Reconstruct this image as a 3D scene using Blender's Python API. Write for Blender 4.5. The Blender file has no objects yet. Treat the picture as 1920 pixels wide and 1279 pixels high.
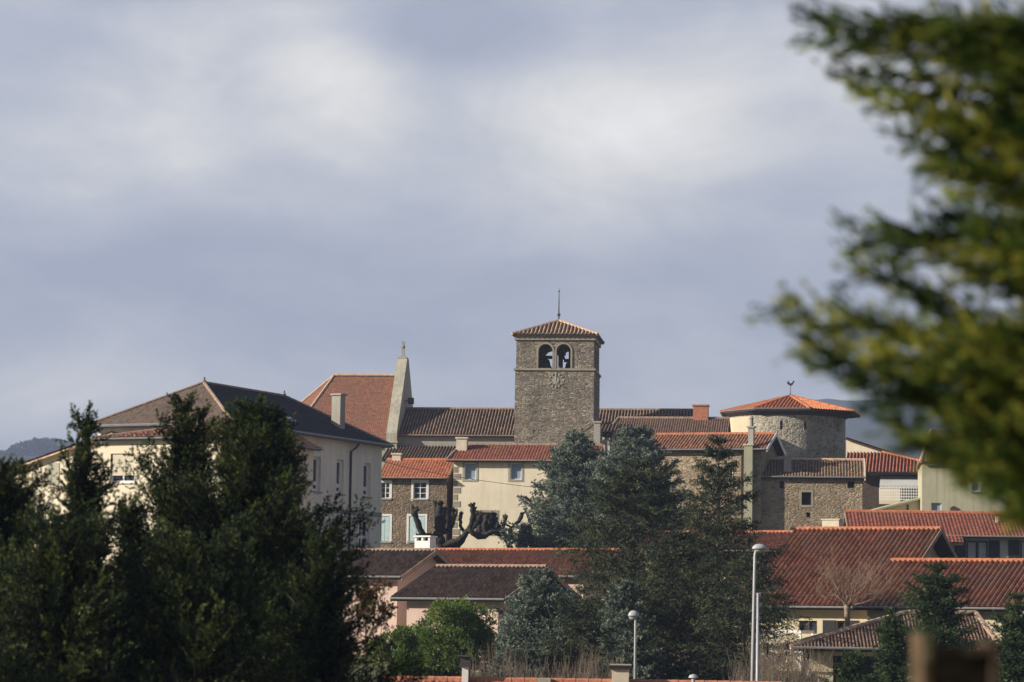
import bpy, math, random
import numpy as np
from mathutils import Vector, Matrix, Euler
R = math.radians
random.seed(7)
rng = np.random.default_rng(11)
S = bpy.context.scene
COL = S.collection

# ---------------------------------------------------------------- camera
FPX = 5333.3
PITCH, ROLL = R(5.89), R(0.85)
CAM = Vector((0, 0, 10.0))
cam_d = bpy.data.cameras.new("camera")
cam = bpy.data.objects.new("camera", cam_d)
COL.objects.link(cam)
cam_d.lens = 100.0
cam_d.sensor_width = 36.0
cam_d.clip_start = 0.5
cam_d.clip_end = 20000
RM = Matrix.Rotation(R(90) + PITCH, 3, 'X') @ Matrix.Rotation(ROLL, 3, 'Z')
cam.matrix_world = Matrix.Translation(CAM) @ RM.to_4x4()
cam_d.dof.use_dof = True
cam_d.dof.focus_distance = 215.0
cam_d.dof.aperture_fstop = 2.9
S.camera = cam

def ray(px, py):
    return RM @ Vector(((px - 960) / FPX, (639.5 - py) / FPX, -1.0))
def W(px, py, D):
    d = ray(px, py)
    return CAM + d * (D / d.y)

# ---------------------------------------------------------------- world and sun
SUN_AZ = R(74)      # to the left of straight behind the camera
SUN_EL = R(22)
sdir = Vector((-math.sin(SUN_AZ) * math.cos(SUN_EL), -math.cos(SUN_AZ) * math.cos(SUN_EL), math.sin(SUN_EL)))
wd = bpy.data.worlds.new("World"); S.world = wd; wd.use_nodes = True
nt = wd.node_tree; nt.nodes.clear()
def N(nt, t, **k):
    n = nt.nodes.new(t)
    for a, b in k.items(): setattr(n, a, b)
    return n
def L(nt, a, b): nt.links.new(a, b)
def mth(nt, op, a, b=None, c=None, clamp=False):
    n = N(nt, 'ShaderNodeMath', operation=op, use_clamp=clamp)
    for i, x in enumerate((a, b, c)):
        if x is None: continue
        if isinstance(x, (int, float)): n.inputs[i].default_value = x
        else: L(nt, x, n.inputs[i])
    return n.outputs[0]
def mixc(nt, f, a, b, mode='MIX'):
    n = N(nt, 'ShaderNodeMix', data_type='RGBA', blend_type=mode)
    for s, x in ((0, f), (6, a), (7, b)):
        if isinstance(x, (int, float)): n.inputs[s].default_value = x
        elif isinstance(x, tuple): n.inputs[s].default_value = (*x, 1) if len(x) == 3 else x
        else: L(nt, x, n.inputs[s])
    return n.outputs[2]
def ramp(nt, f, stops, interp='LINEAR'):
    n = N(nt, 'ShaderNodeValToRGB'); n.color_ramp.interpolation = interp
    e = n.color_ramp.elements
    while len(e) < len(stops): e.new(0.5)
    for i, (p, c) in enumerate(stops):
        e[i].position = p; e[i].color = (*c, 1) if len(c) == 3 else c
    L(nt, f, n.inputs[0]); return n.outputs[0]
def noise(nt, vec, scale, detail=4, rough=.55, dist=0):
    n = N(nt, 'ShaderNodeTexNoise'); n.inputs['Scale'].default_value = scale
    n.inputs['Detail'].default_value = detail; n.inputs['Roughness'].default_value = rough
    n.inputs['Distortion'].default_value = dist
    if vec is not None: L(nt, vec, n.inputs['Vector'])
    return n.outputs['Fac']
def mapping(nt, vec, sc=(1, 1, 1), loc=(0, 0, 0)):
    n = N(nt, 'ShaderNodeMapping'); n.inputs['Scale'].default_value = sc; n.inputs['Location'].default_value = loc
    L(nt, vec, n.inputs['Vector']); return n.outputs['Vector']

sky = N(nt, 'ShaderNodeTexSky'); sky.sky_type = 'NISHITA'; sky.sun_disc = False
sky.sun_elevation = SUN_EL
sky.sun_rotation = math.atan2(sdir.x, sdir.y)
sky.air_density = 1.2; sky.dust_density = 1.5
bg1 = N(nt, 'ShaderNodeBackground'); bg1.inputs['Strength'].default_value = 0.07
L(nt, sky.outputs[0], bg1.inputs[0])
tc = N(nt, 'ShaderNodeTexCoord'); G = tc.outputs['Generated']
gm = mapping(nt, G, (1, 1, 2.3))
n1 = noise(nt, gm, 9, 9, .60, .5)
n2 = noise(nt, mapping(nt, G, (1, 1, 2.6), (3.1, 1.7, .4)), 4.5, 3, .5, .2)
def blob(px, py, sx, sy):
    d = ray(px, py).normalized()
    m = N(nt, 'ShaderNodeVectorMath', operation='SUBTRACT'); L(nt, G, m.inputs[0]); m.inputs[1].default_value = d
    mp = mapping(nt, m.outputs[0], (FPX / sx, 1.5, FPX / sy))
    l = N(nt, 'ShaderNodeVectorMath', operation='LENGTH'); L(nt, mp, l.inputs[0])
    r = N(nt, 'ShaderNodeMapRange', interpolation_type='SMOOTHERSTEP'); L(nt, l.outputs['Value'], r.inputs[0])
    r.inputs[1].default_value = 0; r.inputs[2].default_value = 1; r.inputs[3].default_value = 1; r.inputs[4].default_value = 0
    return r.outputs[0]
acc = None
for (x, y, sx, sy, a) in [(900, 250, 820, 270, .34), (470, 190, 480, 210, .15), (290, 60, 200, 130, .20), (600, 60, 340, 170, .26), (640, 190, 300, 220, .14), (900, 790, 1500, 190, .15), (180, 290, 420, 220, .34),
                          (1180, 300, 420, 240, .26), (60, 760, 600, 180, .30), (860, 60, 330, 110, -.45), (1500, 150, 500, 330, .16),
                          (1350, 40, 400, 160, -.16), (300, 500, 700, 170, -.14), (1000, 560, 800, 160, -.12), (120, 110, 300, 90, -.10)]:
    b = mth(nt, 'MULTIPLY', blob(x, y, sx, sy), a)
    acc = b if acc is None else mth(nt, 'ADD', acc, b)
f = mth(nt, 'MULTIPLY_ADD', mth(nt, 'SUBTRACT', n1, .5), 1.25, acc)
f = mth(nt, 'MULTIPLY_ADD', mth(nt, 'SUBTRACT', n2, .5), .35, f)
n3 = noise(nt, mapping(nt, G, (1, 1, 1.4), (1.3, .2, 2.2)), 30, 6, .62, .3)
f = mth(nt, 'MULTIPLY_ADD', mth(nt, 'SUBTRACT', n3, .5), .30, f)
f = mth(nt, 'ADD', f, .25, clamp=True)
cc = ramp(nt, f, [(0, (.31, .335, .415)), (.25, (.38, .40, .465)), (.5, (.49, .50, .53)), (.72, (.64, .63, .61)), (1, (.84, .82, .79))])
sepz = N(nt, 'ShaderNodeSeparateXYZ'); L(nt, G, sepz.inputs[0])
bg2 = N(nt, 'ShaderNodeBackground'); bg2.inputs['Strength'].default_value = .85
# unseen sky behind and beside the viewer dimmed to cut ambient light
dk = N(nt, 'ShaderNodeMapRange', interpolation_type='SMOOTHSTEP'); L(nt, sepz.outputs['Y'], dk.inputs[0])
dk.inputs[1].default_value = .1; dk.inputs[2].default_value = .9; dk.inputs[3].default_value = .42; dk.inputs[4].default_value = 1
L(nt, mixc(nt, dk.outputs[0], (0, 0, 0), cc), bg2.inputs[0])
cov = N(nt, 'ShaderNodeMapRange', interpolation_type='SMOOTHSTEP'); L(nt, sepz.outputs['Z'], cov.inputs[0])
cov.inputs[1].default_value = .27; cov.inputs[2].default_value = .6; cov.inputs[3].default_value = .95; cov.inputs[4].default_value = .22  # clouds thinned overhead, out of view, to lower the ambient light
mx = N(nt, 'ShaderNodeMixShader'); L(nt, cov.outputs[0], mx.inputs[0])
L(nt, bg1.outputs[0], mx.inputs[1]); L(nt, bg2.outputs[0], mx.inputs[2])
wo = N(nt, 'ShaderNodeOutputWorld'); L(nt, mx.outputs[0], wo.inputs[0])

sl = bpy.data.lights.new("sun", 'SUN'); sl.energy = 5.0; sl.angle = R(.5); sl.color = (1, .90, .74)
so = bpy.data.objects.new("sun", sl); COL.objects.link(so)
so.rotation_euler = sdir.to_track_quat('Z', 'Y').to_euler()
so.location = (-60, -20, 80)
S.view_settings.view_transform = 'Standard'; S.view_settings.look = 'None'
S.view_settings.exposure = .72; S.view_settings.gamma = 1

# ---------------------------------------------------------------- helpers
def T(o, label=None, cat=None, group=None, kind=None):
    if label: o['label'] = label
    if cat: o['category'] = cat
    if group: o['group'] = group
    if kind: o['kind'] = kind
    return o
def empty(name, loc, rz=0, label=None, cat=None, group=None):
    o = bpy.data.objects.new(name, None); COL.objects.link(o)
    o.location = loc; o.rotation_euler = (0, 0, rz); o.empty_display_size = .5
    return T(o, label, cat, group)

class MB:
    def __init__(s): s.v = []; s.f = []; s.uv = {}; s.n = 0; s.smooth = False
    def add(s, vs, fs):
        o = len(s.v); s.v.extend([tuple(p) for p in vs]); s.f.extend([tuple(i + o for i in f) for f in fs])
    def poly(s, pts): s.add(pts, [tuple(range(len(pts)))])
    def box(s, x0, x1, y0, y1, z0, z1, pt=None):
        c = [(x0, y0, z0), (x1, y0, z0), (x1, y1, z0), (x0, y1, z0), (x0, y0, z1), (x1, y0, z1), (x1, y1, z1), (x0, y1, z1)]
        if pt: c = [pt(*q) for q in c]
        s.add(c, [(3, 2, 1, 0), (4, 5, 6, 7), (0, 1, 5, 4), (1, 2, 6, 5), (2, 3, 7, 6), (3, 0, 4, 7)])
    def prism(s, top, h, nrm=(0, 0, -1)):
        k = len(top); nv = Vector(nrm) * h
        lo = [Vector(p) + nv for p in top]
        s.add([tuple(p) for p in top] + [tuple(p) for p in lo],
              [tuple(range(k)), tuple(range(2 * k - 1, k - 1, -1))] + [(i, i + k, (i + 1) % k + k, (i + 1) % k) for i in range(k)])
    def tube(s, pts, r, k=6, cap=True):
        pts = [Vector(p) for p in pts]; n = len(pts)
        if not hasattr(r, '__len__'): r = [r] * n
        vs = []; x = None
        for i, p in enumerate(pts):
            d = (pts[min(i + 1, n - 1)] - pts[max(i - 1, 0)])
            d = d.normalized() if d.length > 1e-9 else Vector((0, 0, 1))
            if x is None or abs(x.dot(d)) > .98: x = d.orthogonal().normalized()
            x = (x - d * x.dot(d)).normalized(); y = d.cross(x)
            for j in range(k):
                a = 2 * math.pi * j / k
                vs.append(tuple(p + (x * math.cos(a) + y * math.sin(a)) * r[i]))
        fs = [(i * k + j, i * k + (j + 1) % k, (i + 1) * k + (j + 1) % k, (i + 1) * k + j) for i in range(n - 1) for j in range(k)]
        if cap: fs += [tuple(range(k - 1, -1, -1)), tuple((n - 1) * k + j for j in range(k))]
        s.add(vs, fs)
    def lathe(s, prof, k=16, c=(0, 0, 0)):
        vs = [(c[0] + r * math.cos(2 * math.pi * j / k), c[1] + r * math.sin(2 * math.pi * j / k), c[2] + z) for r, z in prof for j in range(k)]
        fs = [(i * k + j, i * k + (j + 1) % k, (i + 1) * k + (j + 1) % k, (i + 1) * k + j) for i in range(len(prof) - 1) for j in range(k)]
        s.add(vs, fs + [tuple(range(k - 1, -1, -1)), tuple((len(prof) - 1) * k + j for j in range(k))])
    def build(s, name, mat, parent=None, label=None, smooth=False):
        me = bpy.data.meshes.new(name)
        me.from_pydata(s.v, [], s.f); me.update()
        if s.uv:
            u = me.uv_layers.new(name='UVMap'); arr = np.zeros((len(me.loops), 2), np.float32)
            vi = np.zeros(len(me.loops), np.int32); me.loops.foreach_get('vertex_index', vi)
            uva = np.zeros((len(s.v), 2), np.float32)
            for o, a in s.uv.items(): uva[o:o + len(a)] = a
            arr[:] = uva[vi]; u.data.foreach_set('uv', arr.ravel())
        if mat: me.materials.append(mat)
        if smooth: me.shade_smooth()
        ob = bpy.data.objects.new(name, me); COL.objects.link(ob)
        if parent: ob.parent = parent
        if label: ob['label'] = label
        return ob

def slope(mb, poly, per=.28, amp=.05, row=.38, step=.022, sub=8, jit=.008):
    """corrugated clay-tile surface on a planar convex polygon"""
    P = [Vector(p) for p in poly]
    n = Vector((0, 0, 0))
    for i in range(len(P)): n += (P[i] - P[0]).cross(P[(i + 1) % len(P)] - P[0])
    n.normalize()
    if n.z < 0: n = -n
    a = Vector((0, 0, 1)).cross(n).normalized()
    g = -(Vector((0, 0, 1)) - n * n.z).normalized()
    us = [(p - P[0]).dot(a) for p in P]; vs = [(p - P[0]).dot(g) for p in P]
    U = np.unique(np.round(np.concatenate([np.arange(min(us), max(us), per / sub), [max(us)], us]), 5))
    lo = np.full(len(U), 1e9); hi = np.full(len(U), -1e9)
    k = len(P)
    for i in range(k):
        u0, u1, v0, v1 = us[i], us[(i + 1) % k], vs[i], vs[(i + 1) % k]
        if abs(u1 - u0) < 1e-6:
            m = np.abs(U - u0) < 2e-5
            lo[m] = np.minimum(lo[m], min(v0, v1)); hi[m] = np.maximum(hi[m], max(v0, v1)); continue
        m = (U >= min(u0, u1) - 1e-5) & (U <= max(u0, u1) + 1e-5)
        vv = v0 + (v1 - v0) * (U[m] - u0) / (u1 - u0)
        lo[m] = np.minimum(lo[m], vv); hi[m] = np.maximum(hi[m], vv)
    k0 = int(math.floor(min(vs) / row)); k1 = int(math.ceil(max(vs) / row))
    V = []; H = []; K = []
    for q in range(k0, k1):
        V += [q * row + .003, (q + 1) * row]; H += [0, step]; K += [q, q]
    V = np.array(V); H = np.array(H); K = np.array(K)
    vv = np.clip(V[None, :], lo[:, None], hi[:, None])
    tile = np.floor(U / per + .5).astype(int)
    rj = np.random.default_rng(5).normal(0, jit, (abs(tile).max() * 2 + 3, abs(K).max() * 2 + 3))
    h = amp * np.cos(2 * np.pi * U / per)[:, None] + H[None, :] + rj[tile][:, K]
    A = np.array(a); Gd = np.array(g); Nn = np.array(n); P0 = np.array(P[0])
    X = P0 + U[:, None, None] * A + vv[:, :, None] * Gd + h[:, :, None] * Nn
    nu, nv = len(U), len(V); o = len(mb.v)
    uv = np.stack([np.broadcast_to((U / per + .5)[:, None], (nu, nv)), vv / row], -1).reshape(-1, 2)
    mb.v.extend(map(tuple, X.reshape(-1, 3).tolist())); mb.uv[o] = uv
    ok = (hi - lo) > 1e-4
    I = np.arange(nu * nv).reshape(nu, nv)
    w = vv[:, 1:] - vv[:, :-1]
    good = (np.maximum(w[1:], w[:-1]) > 1e-5)
    q = np.stack([I[:-1, :-1], I[:-1, 1:], I[1:, 1:], I[1:, :-1]], -1)[good] + o
    mb.f.extend(map(tuple, q.tolist()))

def ridgecap(mb, p, q, r=.13, seg=.42):
    p, q = Vector(p), Vector(q); n = max(2, int((q - p).length / seg)); pts = []; rr = []
    for i in range(n):
        pts += [p.lerp(q, i / n), p.lerp(q, (i + .96) / n)]; rr += [r * .94, r * 1.04]
    mb.tube(pts, rr, 7)

# ---------------------------------------------------------------- materials
def newmat(name):
    m = bpy.data.materials.new(name); m.use_nodes = True; t = m.node_tree; t.nodes.clear()
    o = N(t, 'ShaderNodeOutputMaterial'); b = N(t, 'ShaderNodeBsdfPrincipled'); L(t, b.outputs[0], o.inputs[0])
    b.inputs['Specular IOR Level'].default_value = .25
    return m, t, b
def bump(t, b, h, s=.5, d=.02):
    n = N(t, 'ShaderNodeBump'); n.inputs['Strength'].default_value = s; n.inputs['Distance'].default_value = d
    L(t, h, n.inputs['Height']); L(t, n.outputs[0], b.inputs['Normal'])
def sc3(c, k): return tuple(min(1, x * k) for x in c)
def simple(name, col, rough=.7, var=.15, scale=3, metal=0, bs=.0):
    m, t, b = newmat(name); tc = N(t, 'ShaderNodeTexCoord').outputs['Object']
    f = noise(t, tc, scale, 5)
    L(t, ramp(t, f, [(.3, sc3(col, 1 - var)), (.7, sc3(col, 1 + var))]), b.inputs['Base Color'])
    b.inputs['Roughness'].default_value = rough; b.inputs['Metallic'].default_value = metal
    if bs: bump(t, b, noise(t, tc, scale * 6, 4), bs, .02)
    return m
def plaster(name, col, stain=.55, amt=.35, dirt=None):
    m, t, b = newmat(name); tc = N(t, 'ShaderNodeTexCoord').outputs['Object']
    big = noise(t, mapping(t, tc, (.5, .5, .35)), 1.0, 6, .6)
    c = ramp(t, big, [(.32, sc3(col, .86)), (.55, col), (.72, sc3(col, 1.08))])
    st = noise(t, mapping(t, tc, (2.2, 2.2, .12)), 1.3, 6, .65)
    k = ramp(t, st, [(.45, (0, 0, 0)), (.75, (1, 1, 1))])
    c = mixc(t, mth(t, 'MULTIPLY', k, amt), c, dirt or sc3(col, stain))
    L(t, c, b.inputs['Base Color']); b.inputs['Roughness'].default_value = .92
    bump(t, b, noise(t, tc, 9, 6, .7), .6, .03)
    return m
def stone(name, cols, mortar, sx=2.6, sz=5.2, mw=.10, bd=.06):
    m, t, b = newmat(name); tc = N(t, 'ShaderNodeTexCoord').outputs['Object']
    nz = N(t, 'ShaderNodeTexNoise'); nz.inputs['Scale'].default_value = 1.6; nz.inputs['Detail'].default_value = 3; L(t, tc, nz.inputs['Vector'])
    wr = N(t, 'ShaderNodeVectorMath', operation='SCALE'); L(t, nz.outputs['Color'], wr.inputs[0]); wr.inputs['Scale'].default_value = .22
    ad = N(t, 'ShaderNodeVectorMath', operation='ADD'); L(t, tc, ad.inputs[0]); L(t, wr.outputs[0], ad.inputs[1])
    mp = mapping(t, ad.outputs[0], (sx, sx, sz))
    v = N(t, 'ShaderNodeTexVoronoi'); v.inputs['Scale'].default_value = 1; v.inputs['Randomness'].default_value = .85; L(t, mp, v.inputs['Vector'])
    v2 = N(t, 'ShaderNodeTexVoronoi', feature='DISTANCE_TO_EDGE'); v2.inputs['Scale'].default_value = 1; v2.inputs['Randomness'].default_value = .85; L(t, mp, v2.inputs['Vector'])
    sep = N(t, 'ShaderNodeSeparateColor'); L(t, v.outputs['Color'], sep.inputs[0])
    c = ramp(t, sep.outputs[0], [(i / (len(cols) - 1), x) for i, x in enumerate(cols)])
    e = ramp(t, v2.outputs[0], [(mw * .4, (0, 0, 0)), (mw * 1.8, (1, 1, 1))])
    c = mixc(t, e, mortar, c)
    big = noise(t, mapping(t, tc, (.4, .4, .3)), 1, 6, .6)
    c = mixc(t, 1.0, c, ramp(t, big, [(.3, (.62, .60, .60)), (.55, (1, 1, 1)), (.75, (1.15, 1.12, 1.05))]), 'MULTIPLY')
    fine = noise(t, tc, 14, 4, .7)
    c = mixc(t, 1.0, c, ramp(t, fine, [(.25, (.7, .7, .7)), (.7, (1.15, 1.15, 1.15))]), 'MULTIPLY')
    L(t, c, b.inputs['Base Color']); b.inputs['Roughness'].default_value = .95
    h = mth(t, 'MULTIPLY_ADD', e, .7, mth(t, 'MULTIPLY', sep.outputs[1], .6))
    bump(t, b, mth(t, 'MULTIPLY_ADD', fine, .4, h), .9, bd)
    return m
def tiles(name, cols, patch=None, pamt=.5, channel=.42):
    m, t, b = newmat(name); uv = N(t, 'ShaderNodeTexCoord').outputs['UV']
    fl = N(t, 'ShaderNodeVectorMath', operation='FLOOR'); L(t, uv, fl.inputs[0])
    wn = N(t, 'ShaderNodeTexWhiteNoise', noise_dimensions='2D'); L(t, fl.outputs[0], wn.inputs['Vector'])
    su = N(t, 'ShaderNodeSeparateXYZ'); L(t, fl.outputs[0], su.inputs[0])
    wc = N(t, 'ShaderNodeTexWhiteNoise', noise_dimensions='1D'); L(t, su.outputs[0], wc.inputs['W'])
    c = ramp(t, mth(t, 'ADD', mth(t, 'MULTIPLY', wn.outputs['Value'], .75), mth(t, 'MULTIPLY', wc.outputs['Value'], .25)), [(.15 + .7 * i / (len(cols) - 1), x) for i, x in enumerate(cols)])
    fr = N(t, 'ShaderNodeVectorMath', operation='FRACTION'); L(t, uv, fr.inputs[0]); sx_ = N(t, 'ShaderNodeSeparateXYZ'); L(t, fr.outputs[0], sx_.inputs[0])
    ch = mth(t, 'MULTIPLY', mth(t, 'ABSOLUTE', mth(t, 'SUBTRACT', sx_.outputs[0], .5)), 2)
    tc = N(t, 'ShaderNodeTexCoord').outputs['Object']
    if patch:
        pn = noise(t, mapping(t, tc, (.6, .6, .6)), 1, 7, .65)
        c = mixc(t, mth(t, 'MULTIPLY', ramp(t, pn, [(.42, (0, 0, 0)), (.66, (1, 1, 1))]), pamt), c, patch)
    fn = noise(t, tc, 6, 5, .7)
    c = mixc(t, 1.0, c, ramp(t, ch, [(.35, (1.2, 1.2, 1.2)), (.75, (channel, channel, channel * .96))]), 'MULTIPLY')   # channels painted darker: shade between the ribs, with dirt and moss
    c = mixc(t, 1.0, c, ramp(t, fn, [(.3, (.72, .72, .72)), (.7, (1.15, 1.15, 1.15))]), 'MULTIPLY')
    L(t, c, b.inputs['Base Color']); b.inputs['Roughness'].default_value = .85
    return m
def glass(name, col=(.03, .04, .06), rough=.08):
    m, t, b = newmat(name); b.inputs['Base Color'].default_value = (*col, 1); b.inputs['Roughness'].default_value = rough
    b.inputs['Specular IOR Level'].default_value = .5
    tc = N(t, 'ShaderNodeTexCoord').outputs['Object']; bump(t, b, noise(t, tc, 1.5, 2), .15, .05)
    return m
def foliage(name, stops, trans=.25, rough=.6):
    m = bpy.data.materials.new(name); m.use_nodes = True; t = m.node_tree; t.nodes.clear()
    at = N(t, 'ShaderNodeAttribute'); at.attribute_name = 'tint'
    c = ramp(t, at.outputs['Fac'], stops)
    b = N(t, 'ShaderNodeBsdfPrincipled'); L(t, c, b.inputs['Base Color']); b.inputs['Roughness'].default_value = rough
    b.inputs['Specular IOR Level'].default_value = .2
    tr = N(t, 'ShaderNodeBsdfTranslucent'); L(t, c, tr.inputs[0])
    mx = N(t, 'ShaderNodeMixShader'); mx.inputs[0].default_value = trans
    L(t, b.outputs[0], mx.inputs[1]); L(t, tr.outputs[0], mx.inputs[2])
    o = N(t, 'ShaderNodeOutputMaterial'); L(t, mx.outputs[0], o.inputs[0]); return m

m_cream = plaster('cream_render', (.78, .69, .54), .68, .4)
m_school = plaster('school_render', (.82, .75, .65), .62, .5)
m_white = plaster('white_render', (.46, .47, .47), .7, .25)
m_pink = plaster('pink_render', (.56, .42, .36), .7, .2)
m_yellow = plaster('yellow_render', (.58, .50, .36), .7, .3)
m_grey = plaster('grey_render', (.36, .34, .30), .6, .4)
m_mossy = plaster('mossy_render', (.45, .43, .31), .5, .6, (.20, .21, .12))
m_stack = plaster('mossy_stack_render', (.30, .29, .21), .5, .6, (.16, .17, .10))
m_stone = stone('tower_stone', [(.12, .105, .09), (.30, .255, .205), (.43, .37, .29), (.21, .175, .145), (.56, .50, .41)], (.25, .22, .175), 2.7, 8.5)
m_stone2 = stone('rubble_stone', [(.20, .15, .10), (.36, .27, .18), (.48, .37, .25), (.28, .21, .15), (.52, .42, .29)], (.40, .33, .24), 2.8, 7.4)
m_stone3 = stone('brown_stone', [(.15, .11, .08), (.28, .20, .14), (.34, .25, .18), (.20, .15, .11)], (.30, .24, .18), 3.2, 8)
m_dress = simple('dressed_stone', (.31, .27, .21), .9, .2, 2, 0, .3)
m_pale = plaster('pale_stone', (.44, .42, .35), .5, .8, (.20, .19, .13))
t_canal = tiles('weathered_canal_tiles', [(.13, .085, .06), (.20, .13, .09), (.27, .185, .135), (.17, .11, .085)], (.15, .12, .09), .6)
t_tower = tiles('tower_tiles', [(.24, .14, .09), (.34, .21, .14), (.45, .29, .19), (.27, .17, .12)], (.30, .24, .17), .5)
t_red = tiles('red_tiles', [(.24, .10, .058), (.33, .145, .084), (.44, .215, .135), (.28, .118, .07)], (.27, .18, .125), .75)
t_orange = tiles('orange_flat_tiles', [(.30, .10, .055), (.38, .135, .075), (.44, .17, .095), (.33, .115, .065)], (.28, .14, .09), .4, .9)
t_maroon = tiles('maroon_tiles', [(.20, .06, .04), (.27, .08, .05), (.32, .11, .07)], (.22, .12, .08), .5, .6)
t_brown = tiles('brown_tiles', [(.12, .085, .07), (.16, .115, .09), (.20, .145, .115)], (.17, .14, .11), .5, .9)
t_lodge = tiles('dark_brown_tiles', [(.125, .075, .055), (.17, .10, .075), (.21, .13, .095)], (.14, .11, .085), .5)
t_brown_shade = tiles('shade_darkened_tiles', [(.026, .026, .032), (.034, .034, .042), (.042, .040, .048)], (.04, .038, .044), .5, .9)  # shaded slope of the brown school roof, its shade put into the colour
t_hip = tiles('plain_brick_tiles', [(.18, .080, .052), (.23, .10, .064), (.27, .125, .082), (.20, .092, .066)], (.17, .10, .078), .55, .9)
t_round = tiles('round_tower_tiles', [(.40, .125, .055), (.50, .17, .075), (.58, .22, .10), (.44, .15, .07)], (.36, .20, .11), .35)
t_mossy = tiles('mossy_old_tiles', [(.14, .085, .06), (.22, .12, .08), (.30, .17, .11), (.18, .14, .10)], (.19, .17, .10), .6)
m_cap = simple('clay_ridge_cap', (.46, .165, .085), .8, .25, 3)
m_capb = simple('brown_ridge_cap', (.30, .21, .16), .85, .25, 3)
m_capl = simple('pale_ridge_cap', (.52, .36, .26), .85, .25, 3)
m_wood = simple('dark_wood_and_wall_shade', (.07, .05, .04), .8, .3, 4)  # also tones the terrace wall dark, standing in for shade there
m_gut = simple('grey_zinc', (.20, .20, .21), .5, .15, 4)
m_gutd = simple('dark_pipe', (.05, .05, .06), .5, .15, 4)
m_wht = simple('white_paint', (.75, .75, .74), .5, .06, 3)
m_beige = simple('beige_chimney', (.60, .54, .42), .85, .12, 3)
m_dark = simple('dark_paint', (.025, .025, .03), .6, .2, 4)
m_blue = simple('pale_blue_shutter', (.52, .66, .68), .7, .1, 4)
m_inside = simple('dark_interior', (.015, .014, .014), .9, .2, 2)
m_brick = simple('chimney_brick', (.42, .17, .10), .9, .3, 8, 0, .4)
m_iron = simple('old_iron', (.06, .06, .065), .6, .2, 5)
m_galv = simple('galvanised_steel', (.40, .41, .44), .42, .08, 5)
m_bell = simple('bronze', (.10, .085, .05), .5, .3, 6, .5)
m_glass = glass('window_glass', (.04, .05, .075))
m_glassb = glass('pale_window_glass', (.24, .31, .40), .3)
m_curt = simple('net_curtain', (.45, .48, .52), .8, .2, 8)
m_bark = simple('bark', (.085, .065, .05), .95, .35, 6, 0, .8)
m_barkd = simple('dark_plane_bark', (.036, .033, .030), .95, .35, 5, 0, .8)
m_barkl = simple('pale_bark', (.24, .20, .15), .95, .35, 5, 0, .6)
m_rust = simple('rusty_timber', (.055, .036, .025), .9, .6, 9, 0, .6)
m_moss = simple('mossy_timber', (.10, .085, .045), .95, .5, 9, 0, .6)
# ---------------------------------------------------------------- building helpers
class Frame:
    def __init__(s, px, py, D, beta, base=None):
        s.O = W(px, py, D); s.b = R(beta)
        s.u = Vector((math.cos(s.b), -math.sin(s.b), 0)); s.v = Vector((math.sin(s.b), math.cos(s.b), 0))
        s.base = s.O.z if base is None else base
    def hit(s, px, py, v=0.0):
        d = ray(px, py); t = ((s.O - CAM).dot(s.v) + v) / d.dot(s.v); p = CAM + d * t
        return (p - s.O).dot(s.u), p.z - s.base
    def hitu(s, px, py, u=0.0):
        d = ray(px, py); t = ((s.O - CAM).dot(s.u) + u) / d.dot(s.u); p = CAM + d * t
        return (p - s.O).dot(s.v), p.z - s.base
    def empty(s, name, label, cat, group=None):
        return empty(name, (s.O.x, s.O.y, s.base), -s.b, label, cat, group)

def front(v): return lambda a, w, z: (a, v + w, z)
def right(u): return lambda a, w, z: (u - w, a, z)
def left(u): return lambda a, w, z: (u + w, a, z)
def back(v): return lambda a, w, z: (a, v - w, z)

def face(mb, pt, s0, s1, z0, z1, ops=(), dep=.22):
    ss = sorted({s0, s1} | {x for o in ops for x in o[:2]}); zs = sorted({z0, z1} | {x for o in ops for x in o[2:4]})
    for i in range(len(ss) - 1):
        for j in range(len(zs) - 1):
            cs, cz = (ss[i] + ss[i + 1]) / 2, (zs[j] + zs[j + 1]) / 2
            if any(o[0] < cs < o[1] and o[2] < cz < o[3] for o in ops): continue
            mb.poly([pt(ss[i], 0, zs[j]), pt(ss[i + 1], 0, zs[j]), pt(ss[i + 1], 0, zs[j + 1]), pt(ss[i], 0, zs[j + 1])])
    for o in ops:
        a, b, c, d = o[:4]
        if len(o) > 4 and o[4]:      # arched head: infill between rectangle and half circle
            r = (b - a) / 2; cx = (a + b) / 2; zc = d - r; k = 14; pr = None
            for q in range(k + 1):
                th = math.pi * (1 - q / k); x, z = cx + r * math.cos(th), zc + r * math.sin(th)
                if pr:
                    mb.poly([pt(pr[0], 0, pr[1]), pt(x, 0, z), pt(x, 0, d), pt(pr[0], 0, d)])
                    mb.poly([pt(pr[0], 0, pr[1]), pt(x, 0, z), pt(x, dep, z), pt(pr[0], dep, pr[1])])
                pr = (x, z)
            mb.poly([pt(a, 0, c), pt(a, 0, zc), pt(a, dep, zc), pt(a, dep, c)]); mb.poly([pt(b, 0, c), pt(b, 0, zc), pt(b, dep, zc), pt(b, dep, c)])
            mb.poly([pt(a, 0, c), pt(b, 0, c), pt(b, dep, c), pt(a, dep, c)])
        else:
            for (p, q) in (((a, c), (b, c)), ((b, c), (b, d)), ((b, d), (a, d)), ((a, d), (a, c))):
                mb.poly([pt(p[0], 0, p[1]), pt(q[0], 0, q[1]), pt(q[0], dep, q[1]), pt(p[0], dep, p[1])])

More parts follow.
